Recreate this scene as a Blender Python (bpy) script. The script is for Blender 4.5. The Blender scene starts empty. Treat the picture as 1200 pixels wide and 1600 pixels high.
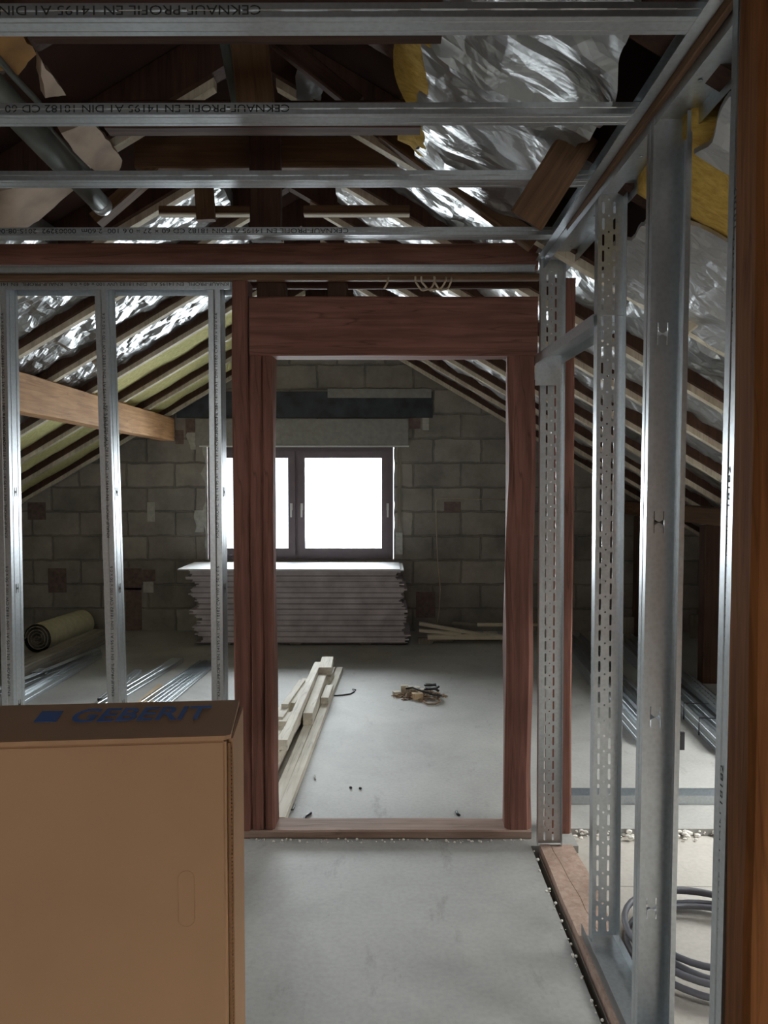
import bpy, bmesh, math, random
from mathutils import Vector, Matrix, noise
random.seed(7)
C = bpy.context.scene.collection
PI = math.pi

# ------------------------------------------------------------ camera, light, exposure
cam_d = bpy.data.cameras.new('camera'); cam = bpy.data.objects.new('camera', cam_d); C.objects.link(cam)
cam_d.sensor_fit = 'HORIZONTAL'; cam_d.sensor_width = 36; cam_d.lens = 36.0
cam.location = (0, 0, 1.5); cam.rotation_euler = (math.radians(90 - 2.2), 0, math.radians(0.24))
cam_d.clip_start = 0.05; cam_d.clip_end = 200
bpy.context.scene.camera = cam
RM = cam.rotation_euler.to_matrix()
def ray(px, py): return RM @ Vector(((px - 600) / 1200, (800 - py) / 1200, -1))
def at(px, py, D):                    # point of the place seen at a pixel, at depth D
    r = ray(px, py); return Vector((0, 0, 1.5)) + r * (D / r.y)
def onf(px, py, z=0.0):               # same, on a horizontal level z
    r = ray(px, py); return Vector((0, 0, 1.5)) + r * ((z - 1.5) / r.z)

S = bpy.context.scene
S.view_settings.view_transform = 'Standard'; S.view_settings.look = 'None'
S.view_settings.exposure = 0.3; S.view_settings.gamma = 1; S.view_settings.use_curve_mapping = False
S.cycles.max_bounces = 10; S.cycles.diffuse_bounces = 6; S.cycles.glossy_bounces = 4
S.cycles.transparent_max_bounces = 12; S.cycles.sample_clamp_indirect = 6
S.cycles.use_denoising = True
w = bpy.data.worlds.new('sky'); S.world = w; w.use_nodes = True
bg = w.node_tree.nodes['Background']; bg.inputs[0].default_value = (0.86, 0.93, 1.0, 1); bg.inputs[1].default_value = 2.2
def area(name, loc, rot, sx, sy, power, col):
    d = bpy.data.lights.new(name, 'AREA'); d.shape = 'RECTANGLE'; d.size = sx; d.size_y = sy; d.energy = power; d.color = col
    o = bpy.data.objects.new(name, d); C.objects.link(o); o.location = loc; o.rotation_euler = rot; return o
R90 = PI / 2
# daylight outside the gable window; fill lamps at unseen rear and roof windows, added
SK = math.radians(30.3)
area('gable_daylight', (-0.88, 8.55, 1.75), (math.radians(-78), 0, 0), 2.6, 1.8, 430, (0.93, 0.965, 1.0))
area('added_rear_light', (-0.85, -2.5, 1.9), (math.radians(80), 0, 0), 2.2, 1.6, 30, (1.0, 0.93, 0.84))
area('added_roof_light', (2.55, 0.45, 2.5), (0, SK, 0), 1.9, 1.8, 240, (1.0, 0.985, 0.96))
area('added_roof_light', (2.95, 3.36, 2.3), (0, SK, 0), 1.9, 2.6, 380, (1.0, 0.985, 0.96))
area('added_roof_light', (-3.65, 3.04, 2.45), (0, -SK, 0), 1.9, 2.0, 260, (1.0, 0.985, 0.96))

# ------------------------------------------------------------ materials
MATS = {}
def _mat(name):
    m = bpy.data.materials.new(name); m.use_nodes = True; nt = m.node_tree
    return m, nt, nt.nodes['Principled BSDF']
def N(nt, t, **k):
    n = nt.nodes.new(t)
    for a, v in k.items():
        if a.startswith('i_'): n.inputs[a[2:].replace('_', ' ')].default_value = v
        else: setattr(n, a, v)
    return n
def ramp(nt, fac, stops):
    r = nt.nodes.new('ShaderNodeValToRGB'); e = r.color_ramp.elements
    e[0].position, e[0].color = stops[0][0], (*stops[0][1], 1); e[1].position, e[1].color = stops[-1][0], (*stops[-1][1], 1)
    for p, c in stops[1:-1]:
        x = e.new(p); x.color = (*c, 1)
    nt.links.new(fac, r.inputs[0]); return r.outputs[0]
def coords(nt, scale=(1, 1, 1), kind='Object'):
    tc = N(nt, 'ShaderNodeTexCoord'); mp = N(nt, 'ShaderNodeMapping'); mp.inputs['Scale'].default_value = scale
    nt.links.new(tc.outputs[kind], mp.inputs[0]); return mp.outputs[0]
def bump(nt, h, bs, strength, dist=0.01):
    b = N(nt, 'ShaderNodeBump'); b.inputs['Strength'].default_value = strength; b.inputs['Distance'].default_value = dist
    nt.links.new(h, b.inputs['Height']); nt.links.new(b.outputs[0], bs.inputs['Normal'])
def wood(name, a, b, rough=0.75, grain=1.0, crack=0.75, spec=0.3):   # grain runs along local Z
    if name in MATS: return MATS[name]
    m, nt, bs = _mat(name)
    v = coords(nt, (14 * grain, 14 * grain, 0.9 * grain))
    n = N(nt, 'ShaderNodeTexNoise', i_Scale=3.0, i_Detail=6.0, i_Roughness=0.6, i_Distortion=0.6); nt.links.new(v, n.inputs['Vector'])
    c = ramp(nt, n.outputs[0], [(0.3, a), (0.7, b)])
    v2 = coords(nt, (2, 2, 1.3)); n2 = N(nt, 'ShaderNodeTexNoise', i_Scale=2.2, i_Detail=3.0); nt.links.new(v2, n2.inputs['Vector'])
    mx = N(nt, 'ShaderNodeMix', data_type='RGBA', blend_type='MULTIPLY'); mx.inputs[0].default_value = 0.55
    nt.links.new(c, mx.inputs[6]); nt.links.new(ramp(nt, n2.outputs[0], [(0.3, (0.55, 0.5, 0.48)), (0.65, (1, 1, 1))]), mx.inputs[7])
    v3 = coords(nt, (9, 9, 0.45)); n3 = N(nt, 'ShaderNodeTexNoise', i_Scale=2.0, i_Detail=2.0, i_Distortion=0.3); nt.links.new(v3, n3.inputs['Vector'])
    ck = ramp(nt, n3.outputs[0], [(0.485, (1, 1, 1)), (0.5, (crack, crack, crack)), (0.512, (1, 1, 1))])
    m4 = N(nt, 'ShaderNodeMix', data_type='RGBA', blend_type='MULTIPLY'); m4.inputs[0].default_value = 1.0; nt.links.new(mx.outputs[2], m4.inputs[6]); nt.links.new(ck, m4.inputs[7])
    nt.links.new(m4.outputs[2], bs.inputs['Base Color']); bs.inputs['Roughness'].default_value = rough; bs.inputs['Specular IOR Level'].default_value = spec
    bump(nt, n.outputs[0], bs, 0.35, 0.004); MATS[name] = m; return m
def plain(name, col, rough=0.6, metal=0.0, var=0.12, scale=18, bmp=0.1):
    if name in MATS: return MATS[name]
    m, nt, bs = _mat(name); v = coords(nt)
    n = N(nt, 'ShaderNodeTexNoise', i_Scale=scale, i_Detail=5.0); nt.links.new(v, n.inputs['Vector'])
    lo = tuple(x * (1 - var) for x in col); hi = tuple(min(1, x * (1 + var)) for x in col)
    nt.links.new(ramp(nt, n.outputs[0], [(0.3, lo), (0.7, hi)]), bs.inputs['Base Color'])
    bs.inputs['Roughness'].default_value = rough; bs.inputs['Metallic'].default_value = metal
    if bmp: bump(nt, n.outputs[0], bs, bmp, 0.003)
    MATS[name] = m; return m
def galv(name, col, r0=0.3, r1=0.5):
    m, nt, bs = _mat(name); v = coords(nt)
    n = N(nt, 'ShaderNodeTexVoronoi', i_Scale=90.0); nt.links.new(v, n.inputs['Vector'])
    n2 = N(nt, 'ShaderNodeTexNoise', i_Scale=9.0, i_Detail=4.0); nt.links.new(v, n2.inputs['Vector'])
    lo = tuple(x * 0.86 for x in col)
    nt.links.new(ramp(nt, n.outputs['Distance'], [(0.0, lo), (0.8, col)]), bs.inputs['Base Color'])
    mr = N(nt, 'ShaderNodeMapRange'); mr.inputs['To Min'].default_value = r0; mr.inputs['To Max'].default_value = r1
    nt.links.new(n2.outputs[0], mr.inputs[0]); nt.links.new(mr.outputs[0], bs.inputs['Roughness'])
    bs.inputs['Metallic'].default_value = 1.0
    bump(nt, n2.outputs[0], bs, 0.02, 0.002); MATS[name] = m; return m
METAL = galv('galvanised_steel', (0.55, 0.58, 0.60), .34, .42)
METALD = galv('galvanised_steel_dull', (0.42, 0.45, 0.47), 0.4, 0.6)
REDW = wood('red_stained_timber', (0.18, 0.078, 0.058), (0.34, 0.158, 0.12), crack=0.6)
DARKW = wood('dark_rafter_timber', (0.045, 0.022, 0.014), (0.10, 0.048, 0.03))
BROWNW = wood('brown_beam_timber', (0.11, 0.06, 0.032), (0.21, 0.118, 0.065))
PINE = wood('fresh_pine', (0.55, 0.40, 0.24), (0.72, 0.56, 0.36))
PALE = wood('pale_spruce', (0.62, 0.55, 0.42), (0.82, 0.76, 0.62))
LITW = wood('lit_spruce', (0.74, 0.69, 0.58), (0.90, 0.86, 0.76))  # pale spruce lightened to paint bright daylight onto the battens
CRUMB = plain('white_plaster_crumb', (0.80, 0.77, 0.72), 0.9)
ORANGE = wood('orange_larch', (0.52, 0.27, 0.12), (0.78, 0.46, 0.23))
VARN = wood('brown_varnished_post', (0.13, 0.048, 0.015), (0.26, 0.105, 0.035), 0.85, spec=0.1)
PINKW = wood('worn_pink_plank', (0.36, 0.24, 0.19), (0.52, 0.38, 0.31))
GREYW = wood('weathered_grey_timber', (0.20, 0.18, 0.15), (0.34, 0.31, 0.26))
WHITEB = plain('white_plasterboard', (0.78, 0.79, 0.80), 0.7, var=0.04)
EDGEB = plain('plasterboard_edge', (0.62, 0.57, 0.60), 0.85, var=0.2, scale=7)
EDGEB2 = plain('plasterboard_edge_dark', (0.36, 0.32, 0.34), 0.85, var=0.2, scale=7)
CARD = plain('cardboard', (0.41, 0.235, 0.125), 0.8, var=0.05, scale=6, bmp=0.05)
CARDE = plain('cardboard_cut_edge', (0.26, 0.14, 0.065), 0.9, var=0.2, scale=300)
BLUE = plain('blue_ink', (0.03, 0.12, 0.42), 0.7, var=0.05)
INK = plain('black_ink', (0.012, 0.012, 0.012), 0.7, var=0.05, bmp=0)
BLACK = plain('black_plastic', (0.02, 0.02, 0.022), 0.45)
CABLEG = plain('grey_cable_sheath', (0.13, 0.13, 0.15), 0.45)
CREAM = plain('cream_cable_sheath', (0.55, 0.45, 0.32), 0.5)
PLASTER = plain('old_plaster', (0.45, 0.35, 0.27), 0.9, var=0.2, scale=9, bmp=0.4)
OCHRE = plain('ochre_fibreboard', (0.36, 0.19, 0.06), 0.9, var=0.3, scale=9, bmp=0.4)
BRICK = plain('red_brick', (0.165, 0.115, 0.10), 0.9, var=0.25, scale=30, bmp=0.4)
STEELB = plain('blue_black_steel_lintel', (0.035, 0.042, 0.052), 0.6, var=0.5, scale=9, bmp=0.3)
SHUT = plain('shutter_box_render', (0.30, 0.29, 0.27), 0.95, var=0.12, scale=22, bmp=0.6)
FRAMEM = plain('mauve_brown_window_frame', (0.16, 0.125, 0.14), 0.45, var=0.06, bmp=0)
WHITEP = plain('white_plastic', (0.7, 0.7, 0.68), 0.5, var=0.03, bmp=0)
MORTAR = plain('pale_mortar', (0.45, 0.44, 0.41), 0.95, var=0.15, scale=30, bmp=0.6)
ROLLM = plain('cream_felt_roll', (0.46, 0.42, 0.27), 0.9, var=0.1, scale=20)
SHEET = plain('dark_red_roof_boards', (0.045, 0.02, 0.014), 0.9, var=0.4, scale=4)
WARMW = plain('warm_clay_plaster', (0.86, 0.45, 0.22), 0.9, var=0.1, scale=3)
PIPEM = plain('grey_pipe', (0.13, 0.145, 0.135), 0.4, metal=0.3)
def mk_foil(name, col, rough, sc, st):
    m, nt, bs = _mat(name); v = coords(nt)
    n = N(nt, 'ShaderNodeTexNoise', i_Scale=sc, i_Detail=3.0, i_Roughness=0.55, i_Distortion=1.2); nt.links.new(v, n.inputs['Vector'])
    vo = N(nt, 'ShaderNodeTexVoronoi', feature='DISTANCE_TO_EDGE', i_Scale=sc * 1.1); nt.links.new(v, vo.inputs['Vector'])
    ad = N(nt, 'ShaderNodeMath', operation='ADD'); nt.links.new(n.outputs[0], ad.inputs[0]); nt.links.new(vo.outputs[0], ad.inputs[1])
    bs.inputs['Base Color'].default_value = (*col, 1); bs.inputs['Metallic'].default_value = 0.92; bs.inputs['Roughness'].default_value = rough
    bump(nt, ad.outputs[0], bs, st, 0.03); MATS[name] = m; return m
FOIL = mk_foil('crumpled_foil', (0.44, 0.45, 0.45), 0.36, 6, 0.42)
FOILG = mk_foil('dull_grey_foil', (0.50, 0.50, 0.50), 0.5, 8, 0.5)
def mk_wool(name, a, b):
    m, nt, bs = _mat(name); v = coords(nt, (1, 4, 4))
    n = N(nt, 'ShaderNodeTexNoise', i_Scale=14.0, i_Detail=8.0, i_Roughness=0.7); nt.links.new(v, n.inputs['Vector'])
    nt.links.new(ramp(nt, n.outputs[0], [(0.3, a), (0.65, b)]), bs.inputs['Base Color']); bs.inputs['Roughness'].default_value = 1.0
    bump(nt, n.outputs[0], bs, 0.7, 0.02); return m
WOOL = mk_wool('yellow_mineral_wool', (0.50, 0.46, 0.17), (0.78, 0.74, 0.36))
WOOLO = mk_wool('ochre_mineral_wool', (0.40, 0.24, 0.04), (0.66, 0.44, 0.10))
def mk_floor(name, a, b, c, seam=None):
    m, nt, bs = _mat(name); v = coords(nt)
    n = N(nt, 'ShaderNodeTexNoise', i_Scale=1.3, i_Detail=8.0, i_Roughness=0.62, i_Distortion=0.4); nt.links.new(v, n.inputs['Vector'])
    base = ramp(nt, n.outputs[0], [(0.25, a), (0.5, b), (0.75, c)])
    n2 = N(nt, 'ShaderNodeTexNoise', i_Scale=60.0, i_Detail=4.0); nt.links.new(v, n2.inputs['Vector'])
    mx = N(nt, 'ShaderNodeMix', data_type='RGBA', blend_type='MULTIPLY'); mx.inputs[0].default_value = 0.35
    nt.links.new(base, mx.inputs[6]); nt.links.new(ramp(nt, n2.outputs[0], [(0.3, (0.7, 0.7, 0.7)), (0.6, (1, 1, 1))]), mx.inputs[7])
    out = mx.outputs[2]
    n3 = N(nt, 'ShaderNodeTexNoise', i_Scale=7.0, i_Detail=6.0, i_Roughness=0.75); nt.links.new(coords(nt, (1, 0.35, 1)), n3.inputs['Vector'])
    m3 = N(nt, 'ShaderNodeMix', data_type='RGBA', blend_type='MULTIPLY'); m3.inputs[0].default_value = 0.8
    nt.links.new(out, m3.inputs[6]); nt.links.new(ramp(nt, n3.outputs[0], [(0.28, (0.62, 0.6, 0.58)), (0.42, (1, 1, 1))]), m3.inputs[7])
    nt.links.new(m3.outputs[2], bs.inputs['Base Color']); bs.inputs['Roughness'].default_value = 0.62
    bump(nt, n2.outputs[0], bs, 0.12, 0.003); return m
FLOORM = mk_floor('grey_screed', (0.26, 0.255, 0.238), (0.365, 0.36, 0.342), (0.46, 0.455, 0.432))
FLOORB = mk_floor('beige_floor_board', (0.44, 0.41, 0.365), (0.52, 0.485, 0.44), (0.58, 0.545, 0.50))
def mk_block():
    m, nt, bs = _mat('concrete_block_wall')
    tc = N(nt, 'ShaderNodeTexCoord'); sp = N(nt, 'ShaderNodeSeparateXYZ'); cb = N(nt, 'ShaderNodeCombineXYZ')
    nt.links.new(tc.outputs['Object'], sp.inputs[0]); nt.links.new(sp.outputs[0], cb.inputs[0]); nt.links.new(sp.outputs[2], cb.inputs[1])
    nz = N(nt, 'ShaderNodeTexNoise', i_Scale=7.0, i_Detail=3.0); nt.links.new(tc.outputs['Object'], nz.inputs['Vector'])
    ms = N(nt, 'ShaderNodeVectorMath', operation='SCALE'); ms.inputs[3].default_value = 0.035; nt.links.new(nz.outputs['Color'], ms.inputs[0])
    av = N(nt, 'ShaderNodeVectorMath', operation='ADD'); nt.links.new(cb.outputs[0], av.inputs[0]); nt.links.new(ms.outputs[0], av.inputs[1])
    br = N(nt, 'ShaderNodeTexBrick', offset=0.42, squash=1.0)
    for k, v in (('Scale', 1.0), ('Brick Width', 0.48), ('Row Height', 0.245), ('Mortar Size', 0.012), ('Mortar Smooth', 0.5), ('Bias', 0.0)): br.inputs[k].default_value = v
    br.inputs['Color1'].default_value = (0.25, 0.23, 0.215, 1); br.inputs['Color2'].default_value = (0.355, 0.33, 0.305, 1); br.inputs['Mortar'].default_value = (0.225, 0.21, 0.195, 1)
    nt.links.new(av.outputs[0], br.inputs['Vector'])
    n = N(nt, 'ShaderNodeTexNoise', i_Scale=3.0, i_Detail=9.0, i_Roughness=0.7); nt.links.new(tc.outputs['Object'], n.inputs['Vector'])
    mx = N(nt, 'ShaderNodeMix', data_type='RGBA', blend_type='MULTIPLY'); mx.inputs[0].default_value = 0.8
    nt.links.new(br.outputs['Color'], mx.inputs[6]); nt.links.new(ramp(nt, n.outputs[0], [(0.3, (0.55, 0.55, 0.55)), (0.68, (1.25, 1.22, 1.15))]), mx.inputs[7])
    nt.links.new(mx.outputs[2], bs.inputs['Base Color']); bs.inputs['Roughness'].default_value = 0.95
    mh = N(nt, 'ShaderNodeMath', operation='MULTIPLY_ADD'); mh.inputs[1].default_value = 0.35
    iv = N(nt, 'ShaderNodeMath', operation='SUBTRACT'); iv.inputs[0].default_value = 1.0; nt.links.new(br.outputs['Fac'], iv.inputs[1])
    nt.links.new(n.outputs[0], mh.inputs[0]); nt.links.new(iv.outputs[0], mh.inputs[2])
    bump(nt, mh.outputs[0], bs, 0.9, 0.015); return m
BLOCK = mk_block()
def mk_glass():
    m = bpy.data.materials.new('window_glass'); m.use_nodes = True; nt = m.node_tree; nt.nodes.clear()
    o = N(nt, 'ShaderNodeOutputMaterial'); t = N(nt, 'ShaderNodeBsdfTransparent'); g = N(nt, 'ShaderNodeBsdfGlossy'); g.inputs['Roughness'].default_value = 0.02
    f = N(nt, 'ShaderNodeFresnel'); x = N(nt, 'ShaderNodeMixShader'); t.inputs[0].default_value = (0.96, 0.98, 0.98, 1)
    nt.links.new(f.outputs[0], x.inputs[0]); nt.links.new(t.outputs[0], x.inputs[1]); nt.links.new(g.outputs[0], x.inputs[2]); nt.links.new(x.outputs[0], o.inputs[0]); return m
GLASS = mk_glass()

# ------------------------------------------------------------ helpers
def link(name, me, m, parent=None, mw=None):
    o = bpy.data.objects.new(name, me); C.objects.link(o)
    if m is not None and not me.materials: me.materials.append(m)
    if parent is not None: o.parent = parent
    if mw is not None: o.matrix_local = mw
    return o
def bm_obj(name, bm, m, parent=None, mw=None, smooth=False):
    bmesh.ops.recalc_face_normals(bm, faces=bm.faces[:])
    me = bpy.data.meshes.new(name); bm.to_mesh(me); bm.free()
    if smooth:
        for p in me.polygons: p.use_smooth = True
    return link(name, me, m, parent, mw)
def tag(o, label, cat=None, group=None, kind=None):
    if label: o['label'] = label
    if cat: o['category'] = cat
    if group: o['group'] = group
    if kind: o['kind'] = kind
    return o
def empty(name, loc=(0, 0, 0), rz=0, mw=None):
    o = bpy.data.objects.new(name, None); C.objects.link(o); o.empty_display_size = 0.1
    if mw is not None: o.matrix_world = mw
    else: o.location = loc; o.rotation_euler = (0, 0, rz)
    return o
def thing(name, label, cat, loc=(0, 0, 0), rz=0, group=None, mw=None):
    return tag(empty(name, loc, rz, mw), label, cat, group)
def abox(bm, x0, x1, y0, y1, z0, z1):
    v = [bm.verts.new((x, y, z)) for x in (x0, x1) for y in (y0, y1) for z in (z0, z1)]
    for f in ((0, 1, 3, 2), (4, 6, 7, 5), (0, 4, 5, 1), (2, 3, 7, 6), (0, 2, 6, 4), (1, 5, 7, 3)): bm.faces.new([v[i] for i in f])
def box(name, x0, x1, y0, y1, z0, z1, m, parent=None):
    bm = bmesh.new(); abox(bm, x0, x1, y0, y1, z0, z1); return bm_obj(name, bm, m, parent)
def bbox(name, x0, x1, y0, y1, z0, z1, m, parent=None, bev=0.003):
    bm = bmesh.new(); abox(bm, x0, x1, y0, y1, z0, z1)
    bmesh.ops.recalc_face_normals(bm, faces=bm.faces[:])
    bmesh.ops.bevel(bm, geom=bm.edges[:], offset=bev, segments=2, affect='EDGES'); return bm_obj(name, bm, m, parent)
def frame(p0, axis, yv):
    z = Vector(axis).normalized(); y = Vector(yv); y = (y - z * y.dot(z)).normalized(); x = y.cross(z)
    M = Matrix((x, y, z)).transposed().to_4x4(); M.translation = Vector(p0); return M
def beam_bm(L, w, h, wob=0.0, ch=0.006, seed=0, n=None):
    """timber of section w (local x) by h (local y), along local z"""
    bm = bmesh.new(); rings = []; n = n or (max(2, int(L / 0.12)) if wob else 1)
    for i in range(n + 1):
        z = L * i / n; r = []
        for (sx, sy) in ((1, -1), (1, 1), (-1, 1), (-1, -1)):
            dx = wob * noise.noise(Vector((seed, z * 2.2, sx * 3 + sy))) ; dy = wob * noise.noise(Vector((seed + 9, z * 2.2, sx * 5 + sy * 2)))
            cx, cy = sx * w / 2 + dx, sy * h / 2 + dy
            a, b = (cx - sx * ch, cy), (cx, cy - sy * ch)
            if sx * sy > 0: a, b = b, a
            r += [bm.verts.new((a[0], a[1], z)), bm.verts.new((b[0], b[1], z))]
        rings.append(r)
    for i in range(n):
        for k in range(8): bm.faces.new((rings[i][k], rings[i][(k + 1) % 8], rings[i + 1][(k + 1) % 8], rings[i + 1][k]))
    bm.faces.new(rings[0][::-1]); bm.faces.new(rings[-1]); return bm
def beam(name, p0, p1, w, h, m, up=(0, 0, 1), parent=None, wob=0.004, ch=0.006):
    p0, p1 = Vector(p0), Vector(p1); M = frame(p0, p1 - p0, up)
    return bm_obj(name, beam_bm((p1 - p0).length, w, h, wob, ch, random.random() * 50), m, parent, M)
def tube(name, pts, r, m, parent=None, seg=10, caps=True):
    bm = bmesh.new(); pts = [Vector(p) for p in pts]; rings = []; nrm = None
    for i, p in enumerate(pts):
        t = (pts[min(i + 1, len(pts) - 1)] - pts[max(i - 1, 0)]).normalized()
        if nrm is None: nrm = t.orthogonal().normalized()
        nrm = (nrm - t * nrm.dot(t)).normalized(); b = t.cross(nrm)
        rr = r[i] if isinstance(r, (list, tuple)) else r
        rings.append([bm.verts.new(p + (nrm * math.cos(a) + b * math.sin(a)) * rr) for a in [2 * PI * k / seg for k in range(seg)]])
    for i in range(len(pts) - 1):
        for k in range(seg): bm.faces.new((rings[i][k], rings[i][(k + 1) % seg], rings[i + 1][(k + 1) % seg], rings[i + 1][k]))
    if caps: bm.faces.new(rings[0][::-1]); bm.faces.new(rings[-1])
    return bm_obj(name, bm, m, parent, smooth=True)
def sect(path, t):
    """closed outline of a thin sheet following a 2D path"""
    P = [Vector(p) for p in path]; out = []
    for side in (1, -1):
        row = []
        for i, p in enumerate(P):
            d0 = (p - P[i - 1]).normalized() if i else None; d1 = (P[i + 1] - p).normalized() if i < len(P) - 1 else None
            if d0 is None: d0 = d1
            if d1 is None: d1 = d0
            n0 = Vector((-d0.y, d0.x)); n1 = Vector((-d1.y, d1.x)); n = (n0 + n1)
            n = n0 if n.length < 1e-5 else n.normalized() / max(0.4, math.cos(n0.angle(n1) / 2))
            row.append(p + n * (side * t / 2))
        out.append(row)
    return out
def sheet_bm(path, t, L, z0=0.0):
    a, b = sect(path, t); bm = bmesh.new(); n = len(a)
    va = [[bm.verts.new((p.x, p.y, z)) for p in a] for z in (z0, z0 + L)]; vb = [[bm.verts.new((p.x, p.y, z)) for p in b] for z in (z0, z0 + L)]
    for i in range(n - 1):
        bm.faces.new((va[0][i], va[0][i + 1], va[1][i + 1], va[1][i])); bm.faces.new((vb[0][i], vb[1][i], vb[1][i + 1], vb[0][i + 1]))
        bm.faces.new((va[0][i], vb[0][i], vb[0][i + 1], va[0][i + 1])); bm.faces.new((va[1][i], va[1][i + 1], vb[1][i + 1], vb[1][i]))
    for i in (0, n - 1): bm.faces.new((va[0][i], va[1][i], vb[1][i], vb[0][i]))
    return bm
DG = bpy.context.evaluated_depsgraph_get
def curve_mesh(cu):
    o = bpy.data.objects.new('tmp', cu); C.objects.link(o); dg = DG(); dg.update()
    me = bpy.data.meshes.new_from_object(o.evaluated_get(dg)); bpy.data.objects.remove(o); bpy.data.curves.remove(cu); me.materials.clear(); return me
def plate_mesh(outer, holes, t):
    """flat plate in local XY with real holes, thickness t centred on z=0"""
    cu = bpy.data.curves.new('plate', 'CURVE'); cu.dimensions = '2D'; cu.fill_mode = 'BOTH'; cu.extrude = t / 2
    for poly in [outer] + holes:
        s = cu.splines.new('POLY'); s.points.add(len(poly) - 1); s.use_cyclic_u = True
        for p, q in zip(s.points, poly): p.co = (q[0], q[1], 0, 1)
    return curve_mesh(cu)
def text_mesh(body, size, ext=0.0001, width=None, shear=0.0, bold=0.0):
    cu = bpy.data.curves.new('txt', 'FONT'); cu.body = body; cu.size = size; cu.extrude = ext; cu.shear = shear; cu.offset = bold; cu.resolution_u = 3 if bold == 0 else 8
    me = curve_mesh(cu); xs = [v.co.x for v in me.vertices]
    if width and xs:
        x0, k = min(xs), width / (max(xs) - min(xs))
        for v in me.vertices: v.co.x = (v.co.x - x0) * k
    return me
def rotm(x, y, loc):      # matrix with local x->x, y->y
    x, y = Vector(x), Vector(y); M = Matrix((x, y, x.cross(y))).transposed().to_4x4(); M.translation = Vector(loc); return M
def slot(cx, cy, w, h, n=4):
    r = w / 2; p = []
    for k in range(n + 1): a = PI * k / n; p.append((cx + r * math.cos(a), cy + h / 2 - r + r * math.sin(a)))
    for k in range(n + 1): a = PI + PI * k / n; p.append((cx + r * math.cos(a), cy - h / 2 + r + r * math.sin(a)))
    return p
def disc(cx, cy, r, n=8): return [(cx + r * math.cos(2 * PI * k / n), cy + r * math.sin(2 * PI * k / n)) for k in range(n)]
def bowtie(cx, cy, w=0.026, h=0.055, sl=0.0025, wb=0.014):
    x = w / 2; return [(cx - x, cy - h / 2), (cx - x + sl, cy - h / 2), (cx - x + sl, cy - wb / 2), (cx - 0.002, cy - 0.0015), (cx + 0.002, cy - 0.0015), (cx + x - sl, cy - wb / 2), (cx + x - sl, cy - h / 2), (cx + x, cy - h / 2),
                       (cx + x, cy + h / 2), (cx + x - sl, cy + h / 2), (cx + x - sl, cy + wb / 2), (cx + 0.002, cy + 0.0015), (cx - 0.002, cy + 0.0015), (cx - x + sl, cy + wb / 2), (cx - x + sl, cy + h / 2), (cx - x, cy + h / 2)]
def XZtoY(M): return M
def c_profile(name, label, cat, p0, p1, open_dir, w=0.10, fl=0.05, lip=0.006, holes=None, group=None, bead=True, mat=None, prints=()):
    """steel channel: web across local x, flanges towards +local y (open_dir), along local z"""
    mat = mat or METAL
    p0, p1 = Vector(p0), Vector(p1); L = (p1 - p0).length; M = frame(p0, p1 - p0, open_dir)
    root = thing(name, label, cat, group=group, mw=M)
    if holes:
        me = plate_mesh([(-w / 2, 0), (w / 2, 0), (w / 2, L), (-w / 2, L)], holes(L), 0.0012)
        link('web', me, mat, root, rotm((1, 0, 0), (0, 0, 1), (0, 0, 0)))
    else:
        pth = [(-w / 2, 0), (-w * .28, 0), (-w * .25, .0025), (-w * .22, 0), (w * .22, 0), (w * .25, .0025), (w * .28, 0), (w / 2, 0)] if bead else [(-w / 2, 0), (w / 2, 0)]
        bm_obj('web', sheet_bm(pth, 0.0012, L), mat, root)
    for s in (-1, 1):
        pth = [(s * w / 2, 0), (s * w / 2, fl * .42), (s * (w / 2 - .002), fl * .5), (s * w / 2, fl * .58), (s * w / 2, fl)]
        if not bead: pth = [(s * w / 2, 0), (s * w / 2, fl)]
        if lip: pth.append((s * (w / 2 - lip), fl))
        bm_obj('flange', sheet_bm(pth, 0.0012, L), mat, root)
    return root, M, L

# ------------------------------------------------------------ the setting
RX, RZ, SL = -0.55, 3.10, 0.585            # ridge line and slope of the rafters' undersides
BACK, REAR = 7.72, -1.8
XL, XR = -4.3, 3.35
def roofz(x): return RZ - SL * abs(x - RX)
def struct(o, label=None): o['kind'] = 'structure'; return o
# main screed, the dark fill added under it, the lower near floor behind the stud wall
bm = bmesh.new(); v = [(XL, REAR), (.594, REAR), (.594, 3.12), (.79, 3.12), (.79, 3.28), (XR, 3.28), (XR, BACK), (XL, BACK)]; lo = [bm.verts.new((x, y, -.12)) for x, y in v]; hi = [bm.verts.new((x, y, 0)) for x, y in v]
bm.faces.new(lo[::-1]); bm.faces.new(hi)
for i in range(8): bm.faces.new((lo[i], lo[(i + 1) % 8], hi[(i + 1) % 8], hi[i]))
struct(bm_obj('floor', bm, FLOORM))
bm = bmesh.new()
ys = [-2.0, -1.2, -.4, .4, 1.2, 2.0, 2.86, 3.28]
for ya, yb in zip(ys, ys[1:]): abox(bm, 0.625, XR, ya, yb - .003, -0.12, -0.03)
struct(bm_obj('floor', bm, FLOORB))
struct(box('floor', XL, XR, REAR, BACK, -.17, -.121, SHEET))  # dark fill, added so the gap beside the plank looks black
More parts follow.
